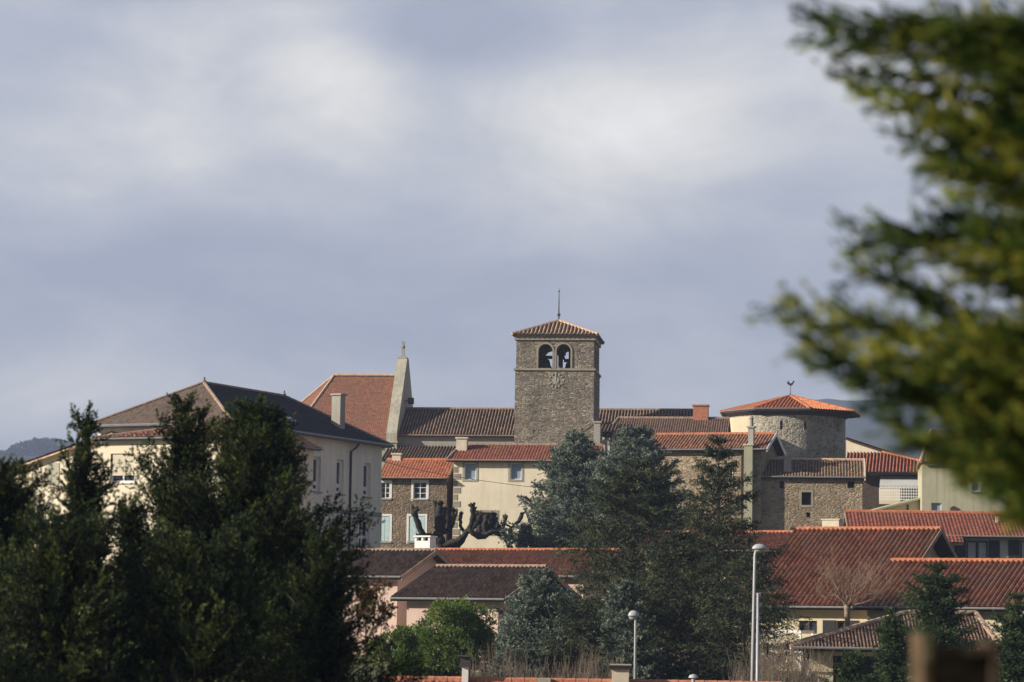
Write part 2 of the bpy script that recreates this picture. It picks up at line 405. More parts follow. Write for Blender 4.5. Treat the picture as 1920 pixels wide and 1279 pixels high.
def window(par, pt, a, b, c, d, fm=None, nv=1, nh=1, fw=.07, glassm=None, dep=.16, sill=None, surround=None, shut=None, shm=None, shs=(1, 1), curtain=False, name='window'):
    mb = MB(); fm = fm or m_wht
    mb.box(a, a + fw, dep - .05, dep + .03, c, d, pt); mb.box(b - fw, b, dep - .05, dep + .03, c, d, pt)
    mb.box(a + fw, b - fw, dep - .05, dep + .03, c, c + fw, pt); mb.box(a + fw, b - fw, dep - .05, dep + .03, d - fw, d, pt)
    for i in range(nv):
        x = a + (b - a) * (i + 1) / (nv + 1); mb.box(x - fw * .55, x + fw * .55, dep - .055, dep + .02, c + fw, d - fw, pt)
    for i in range(nh if isinstance(nh, int) else 0):
        z = c + (d - c) * (i + 1) / (nh + 1); mb.box(a + fw, b - fw, dep - .045, dep + .015, z - fw * .35, z + fw * .35, pt)
    if not isinstance(nh, int):
        z = c + (d - c) * nh; mb.box(a + fw, b - fw, dep - .045, dep + .015, z - fw * .7, z + fw * .7, pt)
    w = mb.build(name, fm, par)
    g = MB(); g.box(a + .01, b - .01, dep + .034, dep + .05, c + .01, d - .01, pt); g.build('pane', glassm or m_glass, w)
    if curtain:
        g = MB()
        for k in range(2):
            x0 = a + fw + (b - a) * .5 * k; x1 = x0 + (b - a) * .5 - fw * 1.4
            g.box(x0 + .03, x1 - .03, dep + .026, dep + .032, c + fw + .04, d - fw - .02, pt)
        g.build('curtain', m_curt, w)
    if sill:
        g = MB(); g.box(a - .12, b + .12, -.10, dep - .052, c - .10, c - .003, pt); g.build('sill', sill, w)
    if surround:
        g = MB(); q = .17
        g.box(a - q, a - .002, -.025, .03, c - q, d + q, pt); g.box(b + .002, b + q, -.025, .03, c - q, d + q, pt)
        g.box(a - .002, b + .002, -.024, .03, d + .002, d + q, pt); g.box(a - .002, b + .002, -.03, .03, c - q, c - .002, pt); g.build('surround', surround, w)
    if shut:
        for k, sg in enumerate((-1, 1)):
            if not shs[k]: continue
            x0 = a - shut - .03 if sg < 0 else b + .03
            g = MB(); g.box(x0, x0 + shut, -.06, -.02, c - .02, d + .02, pt)
            for q in range(3):
                zz = c + (d - c) * (q + .5) / 3; g.box(x0 + .03, x0 + shut - .03, -.075, -.061, zz - .05, zz + .05, pt)
            g.build('shutter', shm, w)
    return w

def chimney(par, x0, x1, y0, y1, z0, z1, mat, cap=None, capm=None, pots=0, slots=False):
    mb = MB(); mb.box(x0, x1, y0, y1, z0, z1); ch = mb.build('chimney', mat, par)
    c = MB(); o = .08
    if slots:
        h = .32
        for (p, q) in ((x0, x0 + .12), ((x0 + x1) / 2 - .06, (x0 + x1) / 2 + .06), (x1 - .12, x1)): c.box(p, q, y0, y1, z1 + .001, z1 + h)
        c.box(x0 - o, x1 + o, y0 - o, y1 + o, z1 + h, z1 + h + .1)
        g = MB(); g.box(x0 + .13, x1 - .13, y0 + .2, y1 - .05, z1 + .002, z1 + h - .002); g.build('flue', m_inside, ch)
    else:
        c.box(x0 - o, x1 + o, y0 - o, y1 + o, z1 + .001, z1 + .12)
        for k in range(pots):
            cx = x0 + (x1 - x0) * (k + .5) / pots; c.lathe([(.11, 0), (.09, .4), (.11, .42)], 10, (cx, (y0 + y1) / 2, z1 + .12))
    c.build('chimney_cap', capm or cap or mat, ch)
    return ch

def roof_set(par, slopes_, tm, caps, capm, tile={}, deck=None, gut=None, gutm=None, name='roof'):
    mb = MB()
    for p in slopes_: slope(mb, p, **tile)
    r = mb.build(name, tm, par)
    d = MB()
    for p in slopes_:
        P = [Vector(q) for q in p]; n = (P[1] - P[0]).cross(P[2] - P[0]).normalized()
        if n.z < 0: n = -n
        d.prism([tuple(q - n * .075) for q in P], .10, tuple(-n))
    d.build('roof_deck', deck or m_wood, r)
    if caps:
        c = MB()
        for (p, q) in caps: ridgecap(c, p, q, .13)
        c.build('ridge_cap', capm, r)
    if gut:
        g = MB()
        for (p, q) in gut: g.tube([p, q], .055, 6)
        g.build('gutter', gutm or m_gut, r)
    return r

def house(name, label, cat, eL, eR, D, beta, run, ridge, wm, tm, capm, base, hl=None, hr=None, ov=.45, ovg=.35, fops=(), rops=(), tile={}, group=None, gutm=None, depth=None, backrun=None, gable_gut=True, z_off=0):
    """eL/eR: pixels of the eave line ends; ridge: a pixel on the ridge; hl/hr: ridge-end pixel of hips"""
    F = Frame(eL[0], eL[1], D, beta, base)
    H = F.empty(name, label, cat, group)
    u0, ze = F.hit(eL[0], eL[1]); u1, _ = F.hit(eR[0], eR[1]); u0 = 0
    zr = F.hit(ridge[0], ridge[1], run)[1]
    br = backrun or run; vb = run + br; k = (zr - ze) / run
    ul = F.hit(hl[0], hl[1], run)[0] if hl else u0
    ur = F.hit(hr[0], hr[1], run)[0] if hr else u1
    A, B, C_, D_ = (u0, 0, ze), (u1, 0, ze), (u1, vb, ze), (u0, vb, ze); P, Q = (ul, run, zr), (ur, run, zr)
    sl = [[A, B, Q, P], [C_, D_, P, Q]]; caps = [(P, Q)]
    if hl: sl.append([D_, A, P]); caps += [(P, A), (P, D_)]
    if hr: sl.append([B, C_, Q]); caps += [(Q, B), (Q, C_)]
    gut = [((u0, -.06, ze - .02), (u1, -.06, ze - .02))]
    wu0, wu1 = u0 + (ov if hl else ovg), u1 - (ov if hr else ovg); wv0, wv1 = ov, vb - ov
    zt = ze + (k * ov) - .19
    fo = []
    for o in fops:
        a, c = F.hit(o[0], o[3], wv0); b, d = F.hit(o[2], o[1], wv0); fo.append((a, b, c, d))
    ro = []
    for o in rops:
        a, c = F.hitu(o[0], o[3], wu1); b, d = F.hitu(o[2], o[1], wu1); ro.append((a, b, c, d))
    mb = MB()
    face(mb, front(wv0), wu0, wu1, -3, zt, fo); face(mb, right(wu1), wv0, wv1, -3, zt, ro)
    face(mb, left(wu0), wv0, wv1, -3, zt); face(mb, back(wv1), wu0, wu1, -3, zt)
    kb = (zr - ze) / br
    if not hl: mb.poly([(wu0, wv0, zt), (wu0, wv1, zt), (wu0, run, zr - .19)])
    if not hr: mb.poly([(wu1, wv0, zt), (wu1, wv1, zt), (wu1, run, zr - .19)])
    wall = mb.build('wall', wm, H)
    rf = roof_set(H, sl, tm, caps, capm, tile, gut=gut, gutm=gutm)
    if not hl or not hr:
        for (flag, uu, sg) in ((hl, u0, -1), (hr, u1, 1)):
            if flag: continue
            for (p, q) in (((uu, 0, ze), (uu, run, zr)), ((uu, vb, ze), (uu, run, zr))):
                x0, x1 = sorted((uu + sg * .002, uu + sg * .05)); g = MB()
                g.add([(x0, p[1], p[2] - .22), (x1, p[1], p[2] - .22), (x1, q[1], q[2] - .22), (x0, q[1], q[2] - .22),
                       (x0, p[1], p[2] + .03), (x1, p[1], p[2] + .03), (x1, q[1], q[2] + .03), (x0, q[1], q[2] + .03)],
                      [(0, 1, 2, 3), (4, 5, 6, 7), (0, 1, 5, 4), (2, 3, 7, 6), (0, 3, 7, 4), (1, 2, 6, 5)])
                g.build('barge_board', m_capb, rf)
    H_ = dict(F=F, E=H, fo=fo, ro=ro, wv0=wv0, wu1=wu1, wu0=wu0, ze=ze, zr=zr, run=run, u0=u0, u1=u1, k=k, roof=rf, zt=zt, ul=ul, ur=ur)
    return H_
FLAT = dict(per=.23, amp=.018, row=.34, step=.03, sub=6, jit=.004)
PLAIN = dict(per=.18, amp=.0, row=.16, step=.018, sub=1, jit=.004)
CAN2 = dict(per=.235, amp=.085, row=.36, step=.008, sub=8, jit=.003)
CAN3 = dict(per=.265, amp=.090, row=.40, step=.009, sub=8, jit=.004)
CAN = dict(per=.28, amp=.075, row=.40, step=.012, sub=8, jit=.006)

# ================================================================ ground and hills
def ground_z(x, y):
    ys = [-60, 4, 14, 30, 60, 95, 120, 150, 175, 215, 262, 320, 500, 900, 1500, 6000]
    zs = [8.6, 8.3, 8.0, 4, 3, 4, 6.4, 8.9, 12.2, 14.6, 15.6, 13, 2, -12, -20, -20]
    return float(np.interp(y, ys, zs)) + .25 * math.sin(x * .11 + y * .07) * (1 if y > 15 else 0)
def sheet(name, xs, ys, fz, mat, kind):
    vs = [(x, y, fz(x, y)) for y in ys for x in xs]; n = len(xs)
    fs = [(j * n + i, j * n + i + 1, (j + 1) * n + i + 1, (j + 1) * n + i) for j in range(len(ys) - 1) for i in range(n - 1)]
    mb = MB(); mb.add(vs, fs); o = mb.build(name, mat, None, smooth=True); T(o, kind=kind); return o
m, t, b = newmat('grass_ground'); tc = N(t, 'ShaderNodeTexCoord').outputs['Object']
L(t, ramp(t, noise(t, tc, .6, 8, .65), [(.3, (.045, .055, .02)), (.5, (.08, .09, .035)), (.7, (.13, .11, .06))]), b.inputs['Base Color']); b.inputs['Roughness'].default_value = .95
m_ground = m
sheet('ground', list(np.concatenate([np.arange(-2500, -80, 200), np.arange(-80, 81, 4), np.arange(120, 2600, 200)])),
      list(np.concatenate([np.arange(-60, 330, 5), [340, 380, 450, 550, 700, 900, 1200, 1500, 2500, 4000, 6000]])), ground_z, m_ground, 'structure')
m, t, b = newmat('hill_fields'); tc = N(t, 'ShaderNodeTexCoord').outputs['Object']
v = N(t, 'ShaderNodeTexVoronoi'); v.inputs['Scale'].default_value = .011; L(t, tc, v.inputs['Vector'])
sep = N(t, 'ShaderNodeSeparateColor'); L(t, v.outputs['Color'], sep.inputs[0])
c = ramp(t, sep.outputs[0], [(0, (.018, .025, .014)), (.35, (.035, .045, .022)), (.6, (.06, .06, .03)), (.8, (.02, .026, .016)), (1, (.05, .04, .028))], 'CONSTANT')
c = mixc(t, .5, c, ramp(t, noise(t, tc, .02, 8, .7), [(.35, (.015, .02, .013)), (.65, (.05, .055, .03))]))
L(t, c, b.inputs['Base Color']); b.inputs['Roughness'].default_value = 1
m_hill = m
def hill(name, D, prof, depth, mat):
    """ridge line given as directions, real distance D, falling toward and away from the viewer"""
    pts = [W(px, py, D) for px, py in prof]; X = [p.x for p in pts]; Z = [p.z for p in pts]
    xs = np.arange(X[0], X[-1], (X[-1] - X[0]) / 260)
    ys = D + depth * np.linspace(-1, 1, 41)
    def fz(x, y):
        q = (y - D) / depth; top = float(np.interp(x, X, Z))
        n = 6 * math.sin(x * .013 + y * .004) + 3 * math.sin(x * .041 + 2 + y * .011) + 1.5 * math.sin(x * .11 + y * .03)
        return -24 + (top + 24 + n * D / 3500) * math.cos(q * math.pi / 2) ** 1.2
    return sheet(name, list(xs), list(ys), fz, mat, 'structure')
hill('far_hill', 3000, [(-2600, 1000), (-1200, 880), (-500, 850), (0, 842), (200, 850), (500, 905), (900, 870), (1250, 820), (1450, 768), (1560, 750), (1640, 746), (1740, 752), (1900, 770), (2300, 760), (3000, 800), (4500, 1050)], 900, m_hill)
hill('near_hill', 2300, [(-2600, 1050), (-900, 860), (-200, 852), (60, 845), (160, 858), (400, 920), (900, 1000), (1300, 930), (1500, 860), (1640, 826), (1760, 818), (1950, 832), (2400, 850), (4200, 1050)], 450, m_hill)

# ================================================================ left school building
F = Frame(437, 792, 165, 25, 12.4)
E = F.empty('school_building', 'large pale rendered building with dark hipped roof and tall narrow windows, left side', 'building')
zE = F.hit(437, 792)[1]; L1, W1 = 20.2, 10.1
zR = F.hit(368, 718, 5.0)[1]
P, Q = (-W1 / 2, 5.0, zR), (-W1 / 2, L1 - 5.4, zR)
A, B, C_, D_ = (-W1, 0, zE), (0, 0, zE), (0, L1, zE), (-W1, L1, zE)
EAVE = .5
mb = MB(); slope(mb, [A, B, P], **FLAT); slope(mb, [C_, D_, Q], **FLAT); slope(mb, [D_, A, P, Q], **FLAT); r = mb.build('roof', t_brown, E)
mb = MB(); slope(mb, [B, C_, Q, P], **FLAT); mb.build('roof', t_brown_shade, E, 'long roof side with shade painted dark into its tiles')  # same brown roof, its shade painted as darker tiles
mb = MB()
for p in ([A, B, P], [C_, D_, Q], [D_, A, P, Q], [B, C_, Q, P]):
    n = (Vector(p[1]) - Vector(p[0])).cross(Vector(p[2]) - Vector(p[0])).normalized(); n = -n if n.z < 0 else n
    mb.prism([tuple(Vector(q) - n * .075) for q in p], .12, tuple(-n))
mb.build('roof_deck', m_gut, r)
mb = MB()
for p, q in ((P, Q), (P, A), (P, B), (Q, C_), (Q, D_)): ridgecap(mb, p, q, .11)
for q in (P, Q): mb.lathe([(.12, 0), (.14, .1), (.06, .2), (.08, .28), (.01, .38)], 10, q)
mb.build('ridge_cap', m_capb, r)
mb = MB(); mb.tube([(A[0], -.07, zE - .04), (0.07, -.07, zE - .04)], .09, 6); mb.tube([(.07, -.07, zE - .04), (.07, L1, zE - .04)], .09, 6); mb.build('gutter', m_gut, r)
wu, wv = -.5, .5
up = [(586.5, 856, 602, 921), (630.5, 862, 645, 926), (681, 869, 695.5, 932), (545, 850, 559, 915)]
lo = [(622, 966, 644, 1030), (672.5, 974, 694, 1037)]
ops = []
for o in up + lo:
    a, c = F.hitu(o[0], o[3], wu); b_, d = F.hitu(o[2], o[1], wu)
    zc = (F.hitu((o[0] + o[2]) / 2, o[3], wu)[1], F.hitu((o[0] + o[2]) / 2, o[1], wu)[1]); ops.append((a, b_, zc[0], zc[1]))
for k in range(4): ops[k] = (ops[k][0], ops[k][1], ops[1][2], ops[1][3])
for k in (4, 5): ops[k] = (ops[k][0], ops[k][1], ops[5][2], ops[5][3])
mb = MB(); zt = zE - .1
face(mb, right(wu), wv, L1 - .5, -3, zt, ops, .34); face(mb, front(wv), -W1 + .5, wu, -3, zt); face(mb, left(-W1 + .5), wv, L1 - .5, -3, zt); face(mb, back(L1 - .5), -W1 + .5, wu, -3, zt)
mb.build('wall', m_school, E)
for k, o in enumerate(ops):
    window(E, right(wu), *o, fm=m_wht, nv=0 if k < 4 else 1, nh=.24 if k < 4 else .47, fw=.17 if k < 4 else .12, dep=.24, sill=m_grey if k < 4 else None, glassm=m_glass)
zb = F.hitu(650, 958, wu)[1]
mb = MB(); mb.box(wv - .03, L1 - .47, -.08, -.003, zb - .09, zb + .09, right(wu)); mb.box(wv - .03, L1 - .47, -.05, -.003, zb - .22, zb - .091, right(wu)); mb.build('string_course', m_grey, E)
sv = F.hitu(655, 900, wu)[0]
mb = MB(); mb.tube([(.05, sv + .4, zE - .1), (-.1, sv, zE - .5), (wu + .09, sv, zE - .7), (wu + .09, sv, -3)], .07, 8); mb.build('downpipe', m_gutd, E)
a, z0 = F.hit(621, 800, 15.5); b_, z1 = F.hit(638.5, 741, 15.5)
chimney(E, a, b_, 15.5, 16.15, z0 - 1, z1, m_grey, capm=m_grey)
# roof window
mb = MB(); kk = (zR - zE) / (W1 / 2)
a, zz = F.hitu(555, 786, -1.3)
for (x, s) in ((-1.75, 0),):
    mb.add([(x, a - .5, zE - x * kk + .06), (x + .4, a - .5, zE - (x + .4) * kk + .06), (x + .4, a + .15, zE - (x + .4) * kk + .10), (x, a + .15, zE - x * kk + .10),
            (x, a - .5, zE - x * kk), (x + .4, a - .5, zE - (x + .4) * kk), (x + .4, a + .15, zE - (x + .4) * kk), (x, a + .15, zE - x * kk)],
           [(0, 1, 2, 3), (0, 1, 5, 4), (1, 2, 6, 5), (2, 3, 7, 6), (3, 0, 4, 7)])
mb.build('skylight', m_galv, E)
# front wing
zw = F.hit(172, 822, -3.1)[1]; zt2 = zE - .12; x0 = F.hit(172, 822, -3.1)[0]; xr = 1.35; ve = 8.3
sl = [[(x0, -3.1, zw), (xr, -3.1, zw), (wu, wv, zt2), (x0 + 4.6, wv, zt2)], [(x0, -3.1, zw), (x0 + 4.6, wv, zt2), (x0, wv, zw)], [(xr, -3.1, zw), (xr, ve, zw), (wu, ve, zt2), (wu, wv, zt2)]]
roof_set(E, sl, t_red, [((x0, -3.1, zw), (x0 + 4.6, wv, zt2)), ((xr, -3.1, zw), (wu, wv, zt2))], m_capb, dict(per=.3, amp=.04, row=.4, step=.03, sub=8), gut=[((x0, -3.17, zw - .04), (xr, -3.17, zw - .04)), ((xr + .07, -3.1, zw - .04), (xr + .07, ve, zw - .04))], deck=m_gut)
mb = MB(); wf = -2.65
o1 = F.hit(206, 904, wf) + F.hit(253, 850, wf); o1 = (o1[0], o1[2], o1[1], o1[3])
face(mb, front(wf), x0 + .4, xr - .4, -3, zw - .06, [o1]); face(mb, right(xr - .4), wf, ve - .3, -3, zw - .06); face(mb, left(x0 + .4), wf, wv, -3, zw - .06); face(mb, back(ve - .3), wu, xr - .4, -3, zw - .06)
mb.build('wing_wall', m_cream, E)
w = window(E, front(wf), *o1, fm=m_wht, nv=1, nh=0, fw=.08, dep=.2, sill=m_wht)
mb = MB(); zz = o1[2] + .38
for k in range(22):
    q = zz + (o1[3] - zz) * k / 22; mb.box(o1[0] + .03, o1[1] - .03, .09, .115 + .012 * (k % 2), q, q + (o1[3] - zz) / 22 - .003, front(wf))
mb.build('roller_shutter', m_beige, w)
# left lean-to annex
ra = F.hit(134, 838, -1.0); rb = F.hit(12, 881, -1.0)
k_ = (ra[1] - rb[1]) / (ra[0] - rb[0]); a1 = (x0 + .2, ra[1] + k_ * (x0 + .2 - ra[0]))
roof_set(E, [[(rb[0], -1.3, rb[1]), (a1[0], -1.3, a1[1]), (a1[0], 9, a1[1]), (rb[0], 9, rb[1])]], t_brown, [], m_capb, FLAT, deck=m_capl)
o2 = F.hit(88, 910, -.9) + F.hit(112, 868, -.9); o2 = (o2[0], o2[2], o2[1], o2[3])
mb = MB(); face(mb, front(-.9), rb[0] + .4, a1[0] - .05, -3, rb[1] - .15, []); face(mb, left(rb[0] + .4), -.9, 8.7, -3, rb[1] - .15)
zc0 = rb[1] - .15
mb2 = [(rb[0] + .4, -.9, zc0), (a1[0] - .05, -.9, zc0), (a1[0] - .05, -.9, a1[1] - .17), (rb[0] + .4, -.9, rb[1] + .4 * k_ - .16)]
mb.poly(mb2); mb.build('annex_wall', m_cream, E)
mb = MB(); mb.box(o2[0], o2[1], -.03, -.002, o2[2], o2[3], front(-.9)); mb.build('shutter', m_pale, E)

# ================================================================ church (nave, choir, parapet gable) and bell tower
F = Frame(752, 815, 255, 7, 15.2)
E = F.empty('church', 'long church with low tiled nave and a stone cross on its parapet gable', 'church')
ze = F.hit(752, 815)[1]; u1 = F.hit(966, 820)[0] + .3; uR = F.hit(1300, 832)[0]
rn = 4.3; zr = F.hit(860, 766.5, rn)[1]
sl = [[(-.3, 0, ze), (uR, 0, ze), (uR, rn, zr), (-.3, rn, zr)], [(uR, 2 * rn, ze), (-.3, 2 * rn, ze), (-.3, rn, zr), (uR, rn, zr)]]
roof_set(E, sl, t_canal, [((-.3, rn, zr), (uR, rn, zr))], m_capb, CAN, gut=[((-.2, -.07, ze - .04), (uR, -.07, ze - .04))], gutm=m_capb)
mb = MB(); face(mb, front(.35), -.3, uR - .2, -3, ze - .02); face(mb, back(2 * rn - .35), -.3, uR - .2, -3, ze); face(mb, right(uR - .2), .35, 2 * rn - .35, -3, ze); mb.poly([(uR - .2, .35, ze), (uR - .2, 2 * rn - .35, ze), (uR - .2, rn, zr - .15)])
mb.build('nave_wall', m_grey, E)
# parapet gable (end wall of the choir)
AV = 4.9; ga = F.hit(757, 673, AV); gu0, gu1 = -1.22, -.28
gz0 = F.hit(738, 812, -.4)[1]
mb = MB()
for pr in ([(-.7, -3), (-.7, gz0), (AV - .45, ga[1]), (AV + .45, ga[1]), (2 * AV + .7, gz0), (2 * AV + .7, -3)],):
    n = len(pr); mb.add([(gu0, y, z) for y, z in pr] + [(gu1, y, z) for y, z in pr], [tuple(range(n)), tuple(range(n, 2 * n))] + [(i, (i + 1) % n, (i + 1) % n + n, i + n) for i in range(n)])
g = mb.build('gable_wall', m_pale, E)
mb = MB(); mb.box(gu0 - .1, gu1 + .1, -.8, -.1, gz0 - .9, gz0 - .75); mb.build('moulding', m_pale, g); mb = MB(); mb.box(gu0 - .08, gu1 + .08, -.85, -.1, gz0 - 1.6, gz0 - 1.35); mb.build('kneeler', m_pale, g); mb = MB(); mb.box(gu0 + .05, gu1 - .05, AV - .5, AV + .5, ga[1], ga[1] + .12); mb.build('apex_stone', m_pale, g)
mb = MB(); cu = (gu0 + gu1) / 2; cz = ga[1] + .12
mb.box(cu - .12, cu + .12, AV - .12, AV + .12, cz, cz + 1.5); mb.box(cu - .10, cu + .10, AV - .5, AV + .5, cz + .9, cz + 1.12); mb.box(cu - .22, cu + .22, AV - .25, AV + .25, cz, cz + .12); mb.build('stone_cross', m_pale, E)
# choir roof
hr = AV; hz = F.hit(700, 703.5, hr)[1]; he = F.hit(700, 838, 0)[1]
hl = F.hit(627, 701, hr)[0]; h0 = F.hit(530, 838, 0)[0]; h1 = F.hit(462, 838, 3.2)[0]
A, B, C_, D_, P, Q = (h0, 0, he), (gu0, 0, he), (gu0, 2 * hr, he), (h0, 2 * hr, he), (hl, hr, hz), (gu0, hr, hz)
A2, D2 = (h1, 3.2, he), (h1, 2 * hr - 3.2, he)
roof_set(E, [[A, B, Q, P], [C_, D_, P, Q], [A2, A, P], [D2, A2, P], [D_, D2, P]], t_hip, [(P, Q), (P, A), (P, A2), (P, D2), (P, D_)], m_capl, PLAIN)
mb = MB(); rim = [(gu0, .3), (h0 + .2, .3), (h1 + .35, 3.3), (h1 + .35, 2 * hr - 3.3), (h0 + .2, 2 * hr - .3), (gu0, 2 * hr - .3)]
for p, q in zip(rim[:-1], rim[1:]): mb.poly([(*p, -3), (*q, -3), (*q, he - .02), (*p, he - .02)])
mb.poly([(*p, he - .02) for p in rim]); mb.build('choir_wall', m_grey, E)
# floodlight box on gable
lu, lz = F.hit(771, 752, 3.5)
mb = MB(); mb.box(gu1, lu - .2, 3.45, 3.55, lz - .04, lz + .04); mb.box(lu - .28, lu + .22, 3.2, 3.8, lz - .28, lz + .28); mb.tube([(lu, 3.1, lz), (lu, 3.22, lz)], .2, 10); mb.build('floodlight', m_iron, E)
# side aisle
au0, az = F.hit(715, 862, -4.3); au1 = F.hit(966, 862, -4.3)[0]; zt = F.hit(790, 836, -.2)[1]
roof_set(E, [[(au0, -4.3, az), (au1, -4.3, az), (au1, .0, zt), (au0, .0, zt)]], t_canal, [], m_capb, CAN, name='aisle_roof')
mb = MB(); face(mb, front(-4), au0 + .2, au1, -3, az); face(mb, left(au0 + .2), -4, .3, -3, az); mb.build('aisle_wall', m_grey, E)

F = Frame(966, 700, 246, 6, 15.4)
E = F.empty('bell_tower', 'square stone bell tower with twin arched openings and low pyramid roof', 'tower')
tw = F.hit(1114, 700)[0]; td = tw * .98
zt = F.hit(1040, 628)[1]; zs = F.hit(1040, 692)[1]; ZB = -3
def fo(x0, y0, x1, y1):
    a = F.hit(x0, y1); b_ = F.hit(x1, y0); return (a[0], b_[0], a[1], b_[1], True)
A1, A2 = fo(1009, 645, 1036, 690), fo(1043, 645, 1070, 690); A2 = (A2[0], A2[1], A1[2], A1[3], True)
mb = MB(); ops = [A1, A2]
face(mb, front(0), 0, tw, ZB, zs - .001); face(mb, front(.06), .06, tw - .06, zs, zt, ops, .8)
face(mb, back(td), 0, tw, ZB, zs - .001); face(mb, back(td - .06), .06, tw - .06, zs, zt, ops, .8)
for fn, uu in ((left, 0), (right, tw)):
    face(mb, fn(uu), 0, td, ZB, zs - .001); uu2 = uu + (.06 if fn is left else -.06)
    face(mb, fn(uu2), .06, td - .06, zs, zt, [(1.9, 3.2, A1[2], A1[3], True), (4.0, 5.3, A1[2], A1[3], True)], .8)
wl = mb.build('wall', m_stone, E)
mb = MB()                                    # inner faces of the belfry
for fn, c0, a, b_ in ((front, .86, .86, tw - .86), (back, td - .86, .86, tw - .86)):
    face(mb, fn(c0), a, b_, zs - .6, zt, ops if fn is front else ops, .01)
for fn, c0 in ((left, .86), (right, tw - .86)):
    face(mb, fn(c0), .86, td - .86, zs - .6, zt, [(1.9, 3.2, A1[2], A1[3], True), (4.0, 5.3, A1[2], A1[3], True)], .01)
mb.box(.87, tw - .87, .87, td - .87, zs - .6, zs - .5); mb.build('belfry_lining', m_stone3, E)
mb = MB(); o = .10
def ring(mb, o, z0, z1, ins=0):
    mb.box(-o, tw + o, -o, ins, z0, z1); mb.box(-o, tw + o, td - ins, td + o, z0, z1); mb.box(-o, ins, ins + .001, td - ins - .001, z0, z1); mb.box(tw - ins, tw + o, ins + .001, td - ins - .001, z0, z1)
ring(mb, .12, zs - .12, zs + .06, .05); mb.build('string_course', m_dress, E)
mb = MB(); ring(mb, .08, zt - .45, zt - .1, .05); ring(mb, .22, zt - .099, zt + .12, .05); mb.build('cornice', m_dress, E)
mb = MB()
for (a, b_, c, d, _) in (A1, A2):
    r = (b_ - a) / 2; cx = (a + b_) / 2; zc = d - r; k = 18; pts = [(a, c)] + [(cx + r * math.cos(math.pi * (1 - q / k)), zc + r * math.sin(math.pi * (1 - q / k))) for q in range(k + 1)] + [(b_, c)]
    wv = .16
    out = [(a - wv, c)] + [(cx + (r + wv) * math.cos(math.pi * (1 - q / k)), zc + (r + wv) * math.sin(math.pi * (1 - q / k))) for q in range(k + 1)] + [(b_ + wv, c)]
    y0 = -.01 if a == A1[0] else -.013
    for i in range(len(pts) - 1):
        p, q, s_, t_ = pts[i], pts[i + 1], out[i + 1], out[i]
        mb.add([(p[0], y0, p[1]), (q[0], y0, q[1]), (s_[0], y0, s_[1]), (t_[0], y0, t_[1]), (p[0], .2, p[1]), (q[0], .2, q[1]), (s_[0], .2, s_[1]), (t_[0], .2, t_[1])],
               [(0, 1, 2, 3), (0, 1, 5, 4), (2, 3, 7, 6), (4, 5, 6, 7)])
mb.build('arch_surround', m_dress, E)
# bells
for k, (cx, rr, zz) in enumerate((((A1[0] + A1[1]) / 2 - .1, .52, A1[2] + .15), ((A2[0] + A2[1]) / 2 + .25, .40, A1[2] + .1), ((A2[0] + A2[1]) / 2 - .25, .22, A1[2] + 1.0))):
    mb = MB(); mb.lathe([(rr, 0), (rr * .96, rr * .12), (rr * .72, rr * .6), (rr * .6, rr * 1.15), (rr * .45, rr * 1.5), (rr * .1, rr * 1.6)], 18, (cx, td * (.30 + .05 * k), zz)); bl = mb.build('bell', m_bell, E, smooth=True)
    h = MB(); h.box(cx - rr, cx + rr, td * (.30 + .05 * k) - .12, td * (.30 + .05 * k) + .12, zz + rr * 1.6, zz + rr * 1.6 + .28); h.build('headstock', m_wood, bl)
mb = MB()
for yy in (td * .22, td * .45): mb.box(.9, tw - .9, yy - .08, yy + .08, A1[2] - .15, A1[2] + .05)
for xx in (A1[0] - .1, (A1[1] + A2[0]) / 2, A2[1] - .25): mb.box(xx - .08, xx + .08, td * .3, td * .3 + .16, A1[2] + .05, zt - .3)
mb.build('bell_frame', m_wood, E)
# clock
cu, cz = F.hit(1042, 713)
mb = MB(); k = 28
mb.add([(cu + .30 * math.cos(2 * math.pi * i / k), -.04, cz + .30 * math.sin(2 * math.pi * i / k)) for i in range(k)] + [(cu + .30 * math.cos(2 * math.pi * i / k), .02, cz + .30 * math.sin(2 * math.pi * i / k)) for i in range(k)],
       [tuple(range(k))] + [(i, (i + 1) % k, (i + 1) % k + k, i + k) for i in range(k)])
ck = mb.build('clock', simple('clock_grey', (.33, .32, .28), .8), E)
m_num = simple('clock_white', (.38, .37, .33), .8)
for i in range(12):
    th = i * math.pi / 6; c, s_ = math.cos(th), math.sin(th)
    def pc(a, w, z, c=c, s_=s_): return (cu + a * c + z * s_, w, cz + z * c - a * s_)
    w0, w1, zz = (.06, .085, .66 + .05 * (i % 3 == 0)); mb = MB()
    mb.add([pc(-w0, -.05, .50), pc(w0 * .6, -.05, .50), pc(w1, -.05, zz), pc(-w1 * .7, -.05, zz), pc(-w0, -.012, .50), pc(w0 * .6, -.012, .50), pc(w1, -.012, zz), pc(-w1 * .7, -.012, zz)], [(0, 1, 2, 3), (0, 1, 5, 4), (1, 2, 6, 5), (2, 3, 7, 6), (3, 0, 4, 7)])
    mb.build('numeral', m_num, ck)
mb = MB(); mb.box(cu - .025, cu + .025, -.075, -.045, cz - .1, cz + .58); mb.build('clock_hand', m_beige, ck)
